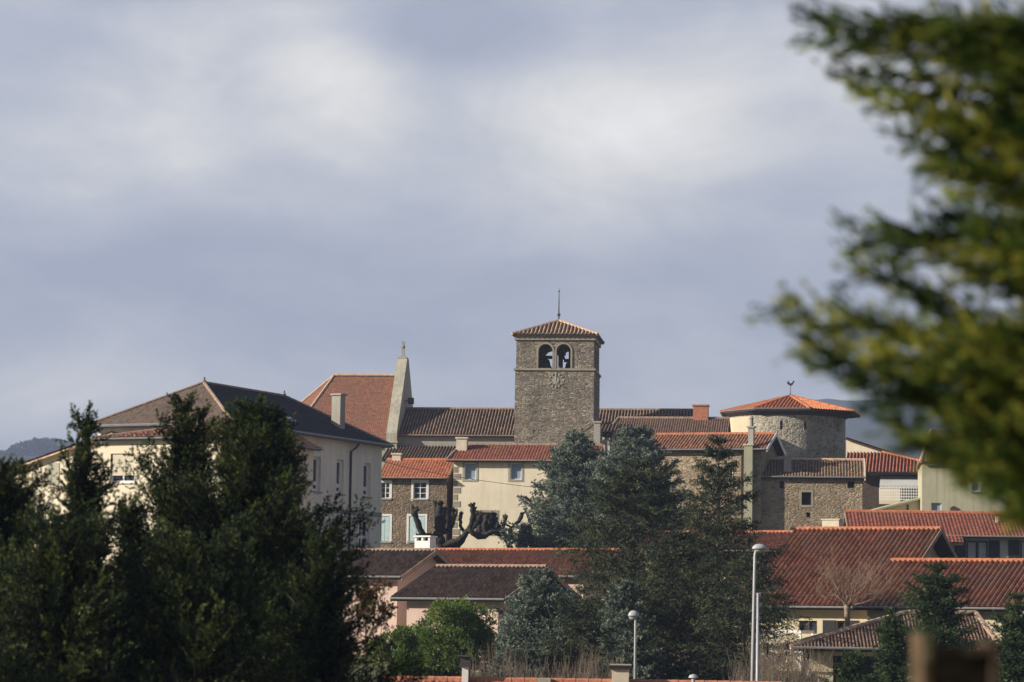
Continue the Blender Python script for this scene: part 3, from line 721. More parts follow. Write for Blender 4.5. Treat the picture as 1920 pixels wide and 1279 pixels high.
# diagonal roof scar lines
for (x0, y0, x1, y1) in ((966, 788, 1000, 808), (1122, 792, 1088, 812)):
    mb = MB()
    a = F.hit(x0, y0); b_ = F.hit(x1, y1); a = (min(max(a[0], 0), tw), a[1])
    d_ = .13
    mb.add([(a[0], -.05, a[1] - d_), (b_[0], -.05, b_[1] - d_), (b_[0], -.05, b_[1] + d_), (a[0], -.05, a[1] + d_), (a[0], .02, a[1] - d_), (b_[0], .02, b_[1] - d_), (b_[0], .02, b_[1] + d_), (a[0], .02, a[1] + d_)], [(0, 1, 2, 3), (0, 1, 5, 4), (2, 3, 7, 6)])
    mb.build('roof_scar', m_stone3, E)
# roof
o = .32; zl = F.hit(963, 626, -o)[1]; ax, apz = F.hit(1046, 601, td / 2)
A, B, C_, D_, P = (-o, -o, zl), (tw + o, -o, zl), (tw + o, td + o, zl), (-o, td + o, zl), (tw / 2, td / 2, apz)
rf = roof_set(E, [[A, B, P], [B, C_, P], [C_, D_, P], [D_, A, P]], t_tower, [(P, A), (P, B), (P, C_), (P, D_)], m_capl, dict(per=.34, amp=.075, row=.42, step=.02, sub=8))
mb = MB()
for i in range(17):
    x = -o + .25 + i * (tw + 2 * o - .5) / 16; mb.box(x - .05, x + .05, -o + .05, .0, zl - .2, zl - .1)
mb.build('rafter_ends', m_wood, rf)
mb = MB(); top = F.hit(1047, 541, td / 2)[1]
mb.tube([(tw / 2, td / 2, apz - .1), (tw / 2, td / 2, apz + (top - apz) * .6), (tw / 2, td / 2, top)], [.07, .045, .02], 8); mb.lathe([(.05, 0), (.16, .12), (.16, .2), (.04, .3)], 10, (tw / 2, td / 2, apz + .35)); mb.lathe([(.03, 0), (.09, .08), (.02, .2)], 8, (tw / 2, td / 2, top - .35))
mb.build('lightning_rod', m_iron, E)

# ================================================================ round tower
F = Frame(1473, 860, 246, 0, 15.2)
E = F.empty('round_tower', 'squat round rubble tower under a wide bright orange tiled roof with a rooster vane', 'tower')
rad = 111.5 / FPX * 246; zt = F.hit(1473, 781)[1]; k = 48
def cyl(th, w, z): return ((rad - w) * math.sin(th), -(rad - w) * math.cos(th), z)
mb = MB(); sl_ = []
for px in (1388, 1463, 1508, 1574):
    u_, z_ = F.hit(px, 797, -rad * .8); th = math.asin(max(-.98, min(.98, u_ / rad))); sl_.append((th - .022, th + .022, z_ - .38, z_ + .32))
ths = sorted([i * 2 * math.pi / k - math.pi for i in range(k + 1)] + [x for o in sl_ for x in o[:2]])
zs_ = sorted({-3, zt} | {sl_[0][2], sl_[0][3]}); z0, z1 = sl_[0][2], sl_[0][3]
for i in range(len(ths) - 1):
    cm = (ths[i] + ths[i + 1]) / 2; hole = any(o[0] < cm < o[1] for o in sl_)
    for (a, b_) in ((-3, z0), (z0, z1), (z1, zt)):
        if hole and a == z0:
            for (t_, ) in ((ths[i],), (ths[i + 1],)): mb.poly([cyl(t_, 0, a), cyl(t_, 0, b_), cyl(t_, .5, b_), cyl(t_, .5, a)])
            mb.poly([cyl(ths[i], .5, a), cyl(ths[i + 1], .5, a), cyl(ths[i + 1], .5, b_), cyl(ths[i], .5, b_)]); mb.poly([cyl(ths[i], 0, a), cyl(ths[i + 1], 0, a), cyl(ths[i + 1], .5, a), cyl(ths[i], .5, a)]); continue
        mb.poly([cyl(ths[i], 0, a), cyl(ths[i + 1], 0, a), cyl(ths[i + 1], 0, b_), cyl(ths[i], 0, b_)])
mb.build('wall', stone('round_tower_stone', [(.22, .20, .16), (.36, .33, .27), (.44, .40, .32), (.29, .26, .21), (.5, .46, .38)], (.46, .43, .36), 2.6, 4.2), E)
mb = MB()
t0, t1 = math.radians(-74), math.radians(-41)
zz0, zz1 = F.hit(1390, 815, -rad * .6)[1] - 1, zt - .35
n = 8
for i in range(n):
    a, b_ = t0 + (t1 - t0) * i / n, t0 + (t1 - t0) * (i + 1) / n
    mb.poly([cyl(a, -.05, zz0), cyl(b_, -.05, zz0), cyl(b_, -.05, zz1), cyl(a, -.05, zz1)])
    for z in (zz0, zz1): mb.poly([cyl(a, -.05, z), cyl(b_, -.05, z), cyl(b_, .02, z), cyl(a, .02, z)])
for a in (t0, t1): mb.poly([cyl(a, -.05, zz0), cyl(a, -.05, zz1), cyl(a, .02, zz1), cyl(a, .02, zz0)])
mb.build('plaster_patch', plaster('bright_plaster', (.60, .52, .38), .7, .5), E)
ro = 131 / FPX * 246; rcx = F.hit(1482, 775)[0] * 1; apz = F.hit(1483, 742)[1]; zel = zt + .25
nf = 8; off = math.radians(9.5)
cor = [(rcx + ro * 1.04 * math.sin(off + i * 2 * math.pi / nf), -ro * 1.04 * math.cos(off + i * 2 * math.pi / nf), zel) for i in range(nf)]
P = (rcx, 0, apz)
roof_set(E, [[cor[i], cor[(i + 1) % nf], P] for i in range(nf)], t_round, [(P, cor[i]) for i in range(nf)], m_cap, dict(per=.3, amp=.06, row=.42, step=.02, sub=8), gut=[(cor[i], cor[(i + 1) % nf]) for i in (6, 7)], gutm=m_gut)
mb = MB(); mb.lathe([(rad + .02, zt - .25), (rad + .35, zt - .02), (ro * .93, zt + .08), (ro * .93, zt + .14), (rad, zt + .14)], 48); mb.build('corbel_ring', m_wood, E)
mb = MB(); tz = F.hit(1482, 714)[1]
mb.tube([(rcx, 0, apz - .05), (rcx, 0, tz - .35)], .025, 6); mb.lathe([(.05, 0), (.10, .08), (.03, .2)], 8, (rcx, 0, apz + .02))
pr = [(-.30, .22), (-.22, .12), (-.05, .02), (.10, .02), (.20, .12), (.36, .42), (.24, .46), (.12, .26), (.0, .22), (-.12, .30), (-.17, .44), (-.24, .46), (-.26, .36), (-.34, .33), (-.25, .28)]
n = len(pr); mb.add([(rcx + x, -.02, tz - .45 + z) for x, z in pr] + [(rcx + x, .02, tz - .45 + z) for x, z in pr], [tuple(range(n)), tuple(range(n, 2 * n))] + [(i, (i + 1) % n, (i + 1) % n + n, i + n) for i in range(n)])
mb.build('weather_vane', m_iron, E)

# ================================================================ town houses in the middle
h = house('stone_house', 'brown rubble stone house with pale blue shutters under an orange flat-tiled roof', 'house', (709, 895), (838, 896), 214.7, 8, 3.6, (775, 862), m_stone3, t_orange, m_cap, 14.2, ov=.4, ovg=.05,
          fops=[(714, 905, 731, 934), (775, 904, 800, 935), (713, 968, 731, 1015), (766, 968, 797, 1015)], tile=FLAT, gutm=m_capb)
for i, o in enumerate(h['fo']):
    if i < 2: window(h['E'], front(h['wv0']), *o, fm=m_wht, nv=1, nh=2, fw=.06, sill=m_pale, surround=m_wht)
    else:
        w = window(h['E'], front(h['wv0']), *o, fm=m_wht, nv=1, nh=2, fw=.06, sill=m_pale, surround=m_wht)
        for (a, b_) in ((o[0] + .02, (o[0] + o[1]) / 2 - .01), ((o[0] + o[1]) / 2 + .01, o[1] - .02)):
            g = MB(); g.box(a, b_, .02, .06, o[2] + .02, o[3] - .02, front(h['wv0']))
            for q in range(14):
                zz = o[2] + .08 + (o[3] - o[2] - .16) * q / 14; g.box(a + .05, b_ - .05, .005, .019, zz, zz + .06, front(h['wv0']))
            g.build('shutter', m_blue, w)
F = h['F']; a = F.hit(736, 862, 3.6); b_ = F.hit(752, 848, 3.6)
chimney(h['E'], a[0], b_[0], 3.4, 4.0, a[1] - .6, b_[1] - .2, m_beige)
h = house('cream_house', 'tall cream rendered house with small high windows under a maroon tiled roof', 'house', (838, 862), (1120, 868), 214, 8, 3.4, (950, 834), m_cream, t_maroon, m_capb, 14.4, hl=(865, 834), ov=.45, ovg=.45,
          fops=[(871, 868, 893, 899), (957, 868, 978, 899), (895, 961, 931, 1000)], tile=FLAT, gutm=m_capb)
for i, o in enumerate(h['fo']):
    if i < 2: window(h['E'], front(h['wv0']), *o, fm=m_wht, nv=0, nh=0, fw=.05, glassm=m_glassb, surround=m_grey)
    else: window(h['E'], front(h['wv0']), *o, fm=m_dark, nv=1, nh=0, fw=.06, surround=m_dress)
F = h['F']
g = MB()
for i in range(15):
    z = h['zt'] - .5 - i * .52; w_ = .55 if i % 2 else .32
    g.box(h['wu0'] - .015, h['wu0'] + w_, h['wv0'] - .03, h['wv0'] + .1, z - .42, z)
g.build('quoins', m_dress, h['E'])
a = F.hit(856, 846, 2.2); b_ = F.hit(876, 823, 2.2)
chimney(h['E'], a[0], b_[0], 2.0, 2.7, a[1] - 1, b_[1], m_beige)

h = house('long_brown_roofed_house', 'long house with worn brown roof and brick chimney behind the blue spruces', 'house', (1128, 822), (1361, 822), 236, 8, 4.0, (1250, 784), m_grey, t_lodge, m_capb, 15, ov=.4, ovg=.1, tile=dict(per=.2, amp=.02, row=.3, step=.02, sub=4), hl=(1160, 783))
F = h['F']; a = F.hit(1300, 784, 4.0); b_ = F.hit(1328, 762, 4.0)
chimney(h['E'], a[0], b_[0], 3.6, 4.6, a[1] - .6, b_[1], m_brick)
# timber framed dormer house
F = Frame(1122, 850, 231, 8, 15)
E = F.empty('half_timbered_house', 'small white half-timbered house with stone chimney, right of the bell tower', 'house')
a, z0 = F.hit(1124, 852); b_, z1 = F.hit(1176, 800)
mb = MB(); face(mb, front(0), a, b_, -2, z1 - .45); face(mb, left(a), 0, 4, -2, z1 - .45); face(mb, right(b_), 0, 4, -2, z1 - .45); mb.build('wall', m_white, E)
mb = MB()
def beam(p, q, w=.07):
    P, Q = Vector((p[0], 0, p[1])), Vector((q[0], 0, q[1])); d = (Q - P).normalized(); n = Vector((-d.z, 0, d.x)) * w
    mb.add([(*(P - n).xz[:1], -.04, (P - n).z), ((Q - n).x, -.04, (Q - n).z), ((Q + n).x, -.04, (Q + n).z), ((P + n).x, -.04, (P + n).z), ((P - n).x, .01, (P - n).z), ((Q - n).x, .01, (Q - n).z), ((Q + n).x, .01, (Q + n).z), ((P + n).x, .01, (P + n).z)], [(0, 1, 2, 3), (0, 1, 5, 4), (2, 3, 7, 6), (1, 2, 6, 5), (3, 0, 4, 7)])
zt_ = z1 - .45
for i in range(6):
    x = a + .08 + i * (b_ - a - .16) / 5; beam((x, z0), (x, zt_), .065)
beam((a, zt_ - .08), (b_, zt_ - .08)); beam((a, z0 + .9), (b_, z0 + .9)); beam((a + .1, z0 + .9), (a + 1.0, zt_ - .1)); beam((a + 1.0, z0 + .9), (a + .1, zt_ - .1))
mb.build('timber_beams', m_wood, E)
roof_set(E, [[(a - .2, -.35, zt_ - .05), (b_ + .2, -.35, zt_ - .05), (b_ + .2, 2, zt_ + .75), (a - .2, 2, zt_ + .75)], [(b_ + .2, 4.3, zt_ - .05), (a - .2, 4.3, zt_ - .05), (a - .2, 2, zt_ + .75), (b_ + .2, 2, zt_ + .75)]], t_lodge, [], m_capb, CAN)
c0, cz0 = F.hit(1113, 845, -1); c1, cz1 = F.hit(1126, 793, -1)
chimney(E, c0, c1, -1.2, -.6, cz0 - 3, cz1, m_grey, capm=m_pale)

h = house('ochre_stone_house', 'ochre rubble house with white-boarded gable and tall chimney stack, left of round tower', 'house', (1210, 843), (1436, 846), 214, 18, 3.2, (1330, 814), m_stone2, t_red, m_cap, 14.4, ov=.5, ovg=.5,
          fops=[(1366, 872, 1374, 905)], tile=dict(per=.24, amp=.035, row=.36, step=.025, sub=6))
F = h['F']
for o in h['fo']: window(h['E'], front(h['wv0']), *o, fm=m_wht, nv=0, nh=0, fw=.06, sill=m_wht)
u1, zr_, ze_ = h['u1'] + .06, h['zr'], h['ze']
for (p, q) in (((0, ze_), (3.2, zr_)), ((6.4, ze_), (3.2, zr_))):
    g = MB(); g.add([(u1, p[0], p[1] - .2), (u1 + .05, p[0], p[1] - .2), (u1 + .05, q[0], q[1] - .2), (u1, q[0], q[1] - .2), (u1, p[0], p[1] + .1), (u1 + .05, p[0], p[1] + .1), (u1 + .05, q[0], q[1] + .1), (u1, q[0], q[1] + .1)], [(0, 1, 2, 3), (4, 5, 6, 7), (0, 1, 5, 4), (2, 3, 7, 6), (0, 3, 7, 4), (1, 2, 6, 5)])
    g.build('barge_board', m_wht, h['roof'], 'white painted barge board')
a = F.hit(1394, 1000, -.1); b_ = F.hit(1411, 858, -.1)
ch = chimney(h['E'], a[0], b_[0], -.12, h['wv0'] - .002, a[1] - 2, b_[1] + .9, m_stack, capm=m_pale)
a = F.hit(1404, 842, .4); b_ = F.hit(1414, 800, .4)
g = MB(); g.box(a[0], b_[0], .15, .6, a[1] - .5, b_[1]); g.box(a[0] - .1, b_[0] + .1, .05, .7, b_[1] - .1, b_[1] + .02); g.lathe([(.16, 0), (.14, .5), (.2, .6), (.06, .8)], 10, ((a[0] + b_[0]) / 2, .35, b_[1] + .02)); g.build('chimney_pot', m_grey, h['E'])
g = MB(); x = F.hit(1393, 900, h['wv0'])[0]; g.tube([(x - .1, h['wv0'] - .07, h['ze'] - .2), (x - .1, h['wv0'] - .07, -1)], .05, 6); g.build('downpipe', m_gutd, h['E'])


h = house('barn', 'coursed rubble stone barn with small dark openings under a mossy sagging tiled roof', 'barn', (1408, 893), (1620, 899), 212.0, 6, 3.0, (1530, 862), m_stone2, t_mossy, m_capl, 14.6, ov=.3, ovg=.12,
          fops=[(1503, 923, 1521, 947), (1589, 903, 1602, 915), (1462, 902, 1470, 916), (1512, 961, 1519, 970), (1482, 989, 1510, 1000)], tile=dict(per=.22, amp=.03, row=.32, step=.03, sub=6, jit=.014), backrun=4.5)
for i, o in enumerate(h['fo']): window(h['E'], front(h['wv0']), *o, fm=m_dark if i != 4 else m_blue, nv=1 if i == 4 else 0, nh=0, fw=.05, glassm=m_inside if i < 4 else m_glassb, dep=.18, surround=m_dress if i == 0 else None)
F = h['F']; a = F.hit(1470, 886, 1.0); b_ = F.hit(1484, 857, 1.0)
chimney(h['E'], a[0], b_[0], .8, 1.4, a[1] - .6, b_[1], m_grey, capm=m_grey)
g = MB(); u1 = h['u1']
g.add([(u1 + .01, -.05, h['ze'] - .25), (u1 + .12, -.05, h['ze'] - .25), (u1 + .12, 3, h['zr'] - .1), (u1 + .01, 3, h['zr'] - .1), (u1 + .01, -.05, h['ze'] + .12), (u1 + .12, -.05, h['ze'] + .12), (u1 + .12, 3, h['zr'] + .14), (u1 + .01, 3, h['zr'] + .14)], [(0, 1, 2, 3), (4, 5, 6, 7), (0, 1, 5, 4), (2, 3, 7, 6), (0, 3, 7, 4), (1, 2, 6, 5)])
g.build('verge', m_beige, h['roof'])
F2 = Frame(1604, 1000, 221, 6, 14.6)

# terrace house with awning
F = Frame(1585, 892, 234, 10, 15)
E = F.empty('terrace_house', 'dark red tiled house with a scalloped white awning, right of the barn', 'house')
a, ze_ = F.hit(1585, 886); b_, _ = F.hit(1740, 890); zr_ = F.hit(1600, 848, 3.2)[1]; ul = F.hit(1725, 873, 0)[0]
zt_ = F.hit(1587, 826, 3.6)[1]; um = F.hit(1654, 848, 3.2)[0]
roof_set(E, [[(a, -.5, ze_), (b_, -.5, ze_), (b_, 1.2, ze_ + (zr_ - ze_) * .46), (um, 3.2, zr_), (a, 3.2, zr_)]], t_maroon, [((um, 3.2, zr_ + .03), (b_, 1.2, ze_ + (zr_ - ze_) * .46 + .03))], m_cap, CAN, gut=[((a, -.56, ze_), (b_, -.56, ze_))], gutm=m_dark)
a0, z0 = F.hit(1587, 821, 3.9); a1, z1 = F.hit(1728, 868, 3.9)
mb = MB(); mb.poly([(a0, 3.5, 2), (a1, 3.5, 2), (a1, 3.5, z1 - .2), (a0, 3.5, z0 - .2)]); mb.poly([(a1, 3.5, 2), (a1, 9, 2), (a1, 9, z1), (a1, 3.5, z1 - .2)]); mb.build('wall', m_cream, E); mb = MB(); face(mb, front(.6), a, b_, -3, ze_ - .1, [(F.hit(1648, 940, .6)[0], F.hit(1688, 940, .6)[0], F.hit(1650, 945, .6)[1], F.hit(1650, 916, .6)[1])]); mb.build('shaded_terrace_wall', m_wood, E)  # shade on the terrace wall is painted in with a dark wood colour
roof_set(E, [[(a0, 3.2, z0), (a1 + .2, 3.2, z1 - .05), (a1 + .2, 9, z1 - .05), (a0, 9, z0)]], t_maroon, [], m_cap, FLAT, name='upper_roof')
mb = MB(); x0, zz = F.hit(1650, 892, -.2); x1, zz2 = F.hit(1727, 910, -1.0); k = 11
mb.add([(x0, .55, zz), (x1, .55, zz), (x1, -1, zz2), (x0, -1, zz2), (x0, .55, zz - .04), (x1, .55, zz - .04), (x1, -1, zz2 - .04), (x0, -1, zz2 - .04)], [(0, 1, 2, 3), (4, 5, 6, 7), (2, 3, 7, 6), (0, 3, 7, 4), (1, 2, 6, 5)])
for i in range(k):
    xa, xb = x0 + (x1 - x0) * i / k, x0 + (x1 - x0) * (i + 1) / k; n = 6; pts = [(xa, -1.01, zz2)] + [(xa + (xb - xa) * q / n, -1.01, zz2 - .12 - .13 * math.sin(math.pi * q / n)) for q in range(n + 1)] + [(xb, -1.01, zz2)]
    mb.prism(pts, .02, (0, 1, 0))
mb.build('awning', m_white, E)
mb = MB(); zr0 = F.hit(1690, 937, -1.0)[1]; zr1 = F.hit(1690, 915, -1.0)[1]
for i in range(18):
    x = x0 + (x1 - x0) * i / 17; mb.box(x - .025, x + .025, -1.02, -.98, zr0, zr1)
for i in range(5):
    z = zr0 + (zr1 - zr0) * i / 4; mb.box(x0, x1, -1.05, -1.021, z - .03, z + .03)
mb.build('railing', m_wht, E)
# small shed roof + yellow wall below
F = Frame(1650, 955, 226, -6, 14.8)
E = F.empty('shed', 'little yellow shed with a dark sloping roof between the barn and the plaster house', 'shed')
a, z0 = F.hit(1640, 956); b_, z1 = F.hit(1728, 933)
mb = MB(); mb.poly([(a, 0, -2), (b_, 0, -2), (b_, 0, z1 - .1), (a, 0, z0 - .1)]); mb.poly([(a, 0, -2), (a, 4, -2), (a, 4, z0 - .1), (a, 0, z0 - .1)]); mb.build('wall', m_yellow, E)
mb = MB(); mb.prism([(a - .3, -.4, z0 - .05), (b_ + .1, -.4, z1 + .05), (b_ + .1, 4.5, z1 + .05), (a - .3, 4.5, z0 - .05)], .14); mb.build('roof', m_mossy, E)
mb = MB(); x = F.hit(1702, 950)[0]; mb.box(x - .06, x + .06, -.1, -.003, -2, z1 - .6); mb.build('post', m_wood, E)

# plaster house at right
F = Frame(1728, 866, 222, 6, 14.6)
E = F.empty('plaster_house', 'tall blotchy plaster house half hidden behind the blurred branch', 'house')
b_, z0 = F.hit(1990, 870); z1 = F.hit(1728, 866)[1]; zr_ = F.hit(1760, 806, 4)[1]
ops = []
for o in ((1746, 943, 1765, 965), (1822, 899, 1838, 921)):
    p, q = F.hit(o[0], o[3], .3), F.hit(o[2], o[1], .3); ops.append((p[0], q[0], p[1], q[1]))
p, q = F.hit(1782, 962, .3), F.hit(1794, 949, .3)
zk = F.hit(1790, 893, .3)[1]; uk = F.hit(1790, 893, .3)[0]
mb = MB(); face(mb, front(.3), 0.05, 14, -3, zk, ops); mb.poly([(.05, .3, zk), (uk, .3, zk), (.05, .3, z1 - .2)]); face(mb, left(.05), .3, 9, -3, z1 - .2); mb.build('wall', m_mossy, E)
for i, o in enumerate(ops): window(E, front(.3), *o, fm=m_wht, nv=0, nh=0, fw=.05, glassm=m_glassb, sill=m_pale)
cx, cz = (p[0] + q[0]) / 2, (p[1] + q[1]) / 2; mb = MB(); mb.tube([(cx, .18, cz), (cx, .45, cz)], .27, 16); mb.build('round_vent', m_wood, E)
roof_set(E, [[(-.1, -.1, z1), (14.3, -.1, z1), (14.3, 4.0, zr_), (.9, 4.0, zr_)], [(-.1, -.1, z1), (.9, 4, zr_), (-.1, 8.5, z1)]], t_mossy, [((-.1, -.1, z1), (.9, 4, zr_))], m_capl, dict(per=.24, amp=.03, row=.34, step=.03, sub=6))
mb = MB(); mb.box(.06, 14, .31, 8.5, zk, z1 - .2); mb.build('upper_wall', m_mossy, E)

# ================================================================ estate houses at right
EST = 24
h = house('estate_house', 'white estate house with a long russet roof and black shutters at the right edge', 'house', (1592, 1002), (2150, 1010), 181, 4, 5.2, (1760, 961), m_white, t_maroon, m_cap, 12.6, ov=.9, ovg=.4,
          fops=[(1812, 1014, 1852, 1051), (1913, 1014, 1950, 1051)], tile=FLAT)
for o in h['fo']: window(h['E'], front(h['wv0']), *o, fm=m_dark, nv=1, nh=0, fw=.09, shut=.72, shm=m_dark, curtain=True)
F = h['F']; ux, _ = F.hit(1803, 1004); kx = h['k']
roof_set(h['E'], [[(0, -1.5, h['ze'] - 1.5 * kx), (ux, -1.5, h['ze'] - 1.5 * kx), (ux, -.02, h['ze'] - .02 * kx), (0, -.02, h['ze'] - .02 * kx)]], t_maroon, [], m_cap, FLAT, name='porch_roof')
a = F.hit(1866, 985, 3.2); g = MB(); g.box(a[0], a[0] + .18, 3.0, 3.18, a[1] - .3, a[1] + .55); g.build('vent_pipe', m_beige, h['E'])

hA = house('estate_hall', 'wide red-tiled hall with an open gable end, behind the bare tree', 'building', (1381, 1136), (1668, 1138), 146, EST, 9.6, (1650, 991.5), m_yellow, t_red, m_cap, 9.4, ov=.75, ovg=.9,
           fops=[(1498, 1164, 1532, 1188), (1569, 1164, 1584, 1188)], tile=CAN3)
for i, o in enumerate(hA['fo']): window(hA['E'], front(hA['wv0']), *o, fm=m_wood, nv=1 if i == 0 else 0, nh=0, fw=.08, shut=.7 if i else None, shm=m_dark)
hB = house('estate_wing', 'lower red-tiled wing in front of the gable, running to the right edge', 'building', (1600, 1137.5), (2050, 1144), 139.5, EST, 6.4, (1760, 1051), m_yellow, t_red, m_cap, 9.2, ov=.7, ovg=.5,
           fops=[(1700, 1160, 1722, 1190)], tile=CAN3)
for o in hB['fo']: window(hB['E'], front(hB['wv0']), *o, fm=m_wood, nv=1, nh=0, fw=.08)
h = house('estate_lodge', 'low red-tiled lodge with a dark open porch behind the tall street lamps', 'house', (1180, 1032), (1475, 1033.5), 163, EST, 4.2, (1440, 998.5), m_yellow, t_red, m_cap, 11, ov=1.6, ovg=.3, tile=CAN2, fops=[(1403, 1052, 1450, 1078)])
for o in h['fo']: window(h['E'], front(h['wv0']), *o, fm=m_dark, nv=2, nh=0, fw=.08)
h = house('garden_room', 'narrow red-tiled porch roof below the lodge, just behind the lamp head', 'building', (1355, 1092), (1470, 1093), 156, EST, 2.0, (1400, 1080), m_yellow, t_red, m_cap, 10.2, ov=.4, ovg=.3, tile=CAN2)
# chimney of the barn yard seen over the hall ridge
F = Frame(1545, 992, 160, EST, 11)
E = F.empty('white_chimney', 'squat cream chimney showing over the left end of the hall ridge', 'chimney')
a, z0 = F.hit(1541, 1000); b_, z1 = F.hit(1573, 975); mb = MB(); mb.box(a, b_, 0, .8, -2, z1); mb.build('stack', m_beige, E); mb = MB(); mb.box(a - .05, b_ + .05, -.05, .85, z1 + .001, z1 + .07); mb.build('cap', m_beige, E)

# pergola
F = Frame(1428, 1180, 143, EST, 9)
E = F.empty('pergola', 'white flat-topped pergola frame in front of the yellow hall', 'pergola')
a, z0 = F.hit(1428, 1183); b_, z1 = F.hit(1502, 1182); mb = MB(); mb.box(a, b_, 0, .12, z0 - .06, z0 + .06); mb.box(a, b_, 2, 2.12, z0 - .06, z0 + .06); mb.box(b_ - .1, b_, 0.121, 1.999, z0 - .06, z0 + .06); mb.box(a, a + .1, 0.121, 1.999, z0 - .06, z0 + .06); mb.build('top_frame', m_wht, E)
for (x, y) in ((a, 0), (b_ - .12, 0), (a, 2), (b_ - .12, 2)): mb = MB(); mb.box(x, x + .12, y, y + .12, -.5, z0 - .061); mb.build('post', m_wht, E)

# bottom right bungalow
h = house('bungalow', 'brown-roofed bungalow with pale stone walls and a dark carport, lower right', 'house', (1483, 1213), (1880, 1219), 118, 4, 5.0, (1740, 1149), m_yellow, t_lodge, m_capb, 6.4, hl=(1702, 1149), hr=(1830, 1150), ov=.8, ovg=.5, tile=dict(per=.145, amp=.03, row=.32, step=.025, sub=6),
          fops=[(1562, 1232, 1700, 1279)])
o = h['fo'][0]; mb = MB(); mb.box(o[0], o[1], 1.2, 1.3, o[2] - .3, o[3], front(h['wv0'])); mb.build('garage_door', m_dark, h['E'])
F = h['F']; mb = MB(); z = h['ze']; mb.tube([(0.0, -.07, z - .05), (.25, .3, z - .5), (.75, h['wv0'] - .08, z - .95), (.85, h['wv0'] - .08, -1)], .05, 6); mb.build('downpipe', m_wht, h['E'])
h = house('tiled_outbuilding', 'brown-tiled outbuilding at the right edge beside the fir', 'building', (1872, 1214), (2080, 1218), 112, 24, 3.2, (1960, 1150), m_yellow, t_lodge, m_capb, 6.2, ov=.6, ovg=.4, tile=dict(per=.145, amp=.03, row=.32, step=.025, sub=6))

# ================================================================ houses in the lower middle
h = house('brown_roofed_house', 'pink house with dark brown roof below the white painted chimney', 'house', (598, 1080), (752, 1082), 150, EST, 4.2, (740, 1032), m_pink, t_canal, m_capb, 8.8, ov=.6, ovg=.5, tile=CAN2)
h = house('front_brown_roofed_house', 'pink house with a long dark brown roof in front of the red one', 'house', (733, 1121), (946, 1123), 143, EST, 5.2, (930, 1062.5), m_pink, t_canal, m_capb, 8.2, ov=.6, ovg=.6, tile=CAN2, fops=[(899, 1142, 915, 1156)])
for o in h['fo']: window(h['E'], front(h['wv0']), *o, fm=m_wht, nv=0, nh=0, fw=.05)
h = house('red_roofed_house', 'low house with a bright red roof hipped at the right, behind the brown roofs', 'house', (700, 1078), (1100, 1092), 161, EST, 5.0, (950, 1031.5), m_pink, t_red, m_cap, 10, ov=.5, ovg=.4, tile=CAN2)
F = Frame(776, 1032, 158, EST, 11)
E = F.empty('white_painted_chimney', 'white painted chimney with two dark flue slots, left of the plane trees', 'chimney')
a, z0 = F.hit(777, 1036); b_, z1 = F.hit(806, 1014)
mb = MB(); mb.box(a, b_, 0, .8, -1, z1); s_ = mb.build('stack', m_wht, E); mb = MB()
for x in (a, (a + b_) / 2 - .06, b_ - .12): mb.box(x, x + .12, 0, .8, z1 + .001, z1 + .2)
mb.box(a - .06, b_ + .06, -.06, .86, z1 + .2, z1 + .29); mb.build('cap', m_wht, E); mb = MB(); mb.box(a + .02, b_ - .02, .3, .5, z1 + .002, z1 + .198); mb.build('flue', m_inside, E)

# foreground roof along the bottom edge
h = house('near_house', 'brick-red ridge of a near roof with small chimneys along the bottom edge', 'house', (700, 1345), (1480, 1352), 92, 2, 4.0, (950, 1277), m_pink, t_maroon, m_brick, 4.2, ov=.5, ovg=.3, tile=FLAT)
F = h['F']
a = F.hit(867, 1275, 4.0); b_ = F.hit(879, 1250, 4.0)
ch = chimney(h['E'], a[0], b_[0], 3.6, 4.1, a[1] - .8, b_[1], m_wht, capm=m_iron)
mb = MB(); mb.box(a[0] - .06, b_[0] + .06, 3.56, 4.14, b_[1] + .13, b_[1] + .32); mb.box(a[0] - .16, b_[0] + .16, 3.46, 4.24, b_[1] + .34, b_[1] + .38); mb.build('cowl', m_iron, ch)
a = F.hit(1147, 1279, 3.6); b_ = F.hit(1179, 1255, 3.6)
ch = chimney(h['E'], a[0], b_[0], 3.3, 3.9, a[1] - .8, b_[1], m_beige, capm=m_dark)
mb = MB(); mb.box(a[0] - .08, b_[0] + .08, 3.2, 4.0, b_[1] + .13, b_[1] + .17); mb.build('slab', m_pale, ch)
a = F.hit(1300, 1268, 3.4)
mb = MB(); mb.lathe([(.06, -.5), (.06, -.06), (.16, -.05), (.13, .03), (.02, .07)], 12, (a[0], 3.4, a[1])); mb.build('vent_cowl', m_galv, h['E'])
a = F.hit(1020, 1275, 3.6); mb = MB(); mb.box(a[0] - .22, a[0] + .22, 3.4, 3.9, a[1] - .5, a[1] + .06); mb.build('roof_vent', m_pale, h['E'])
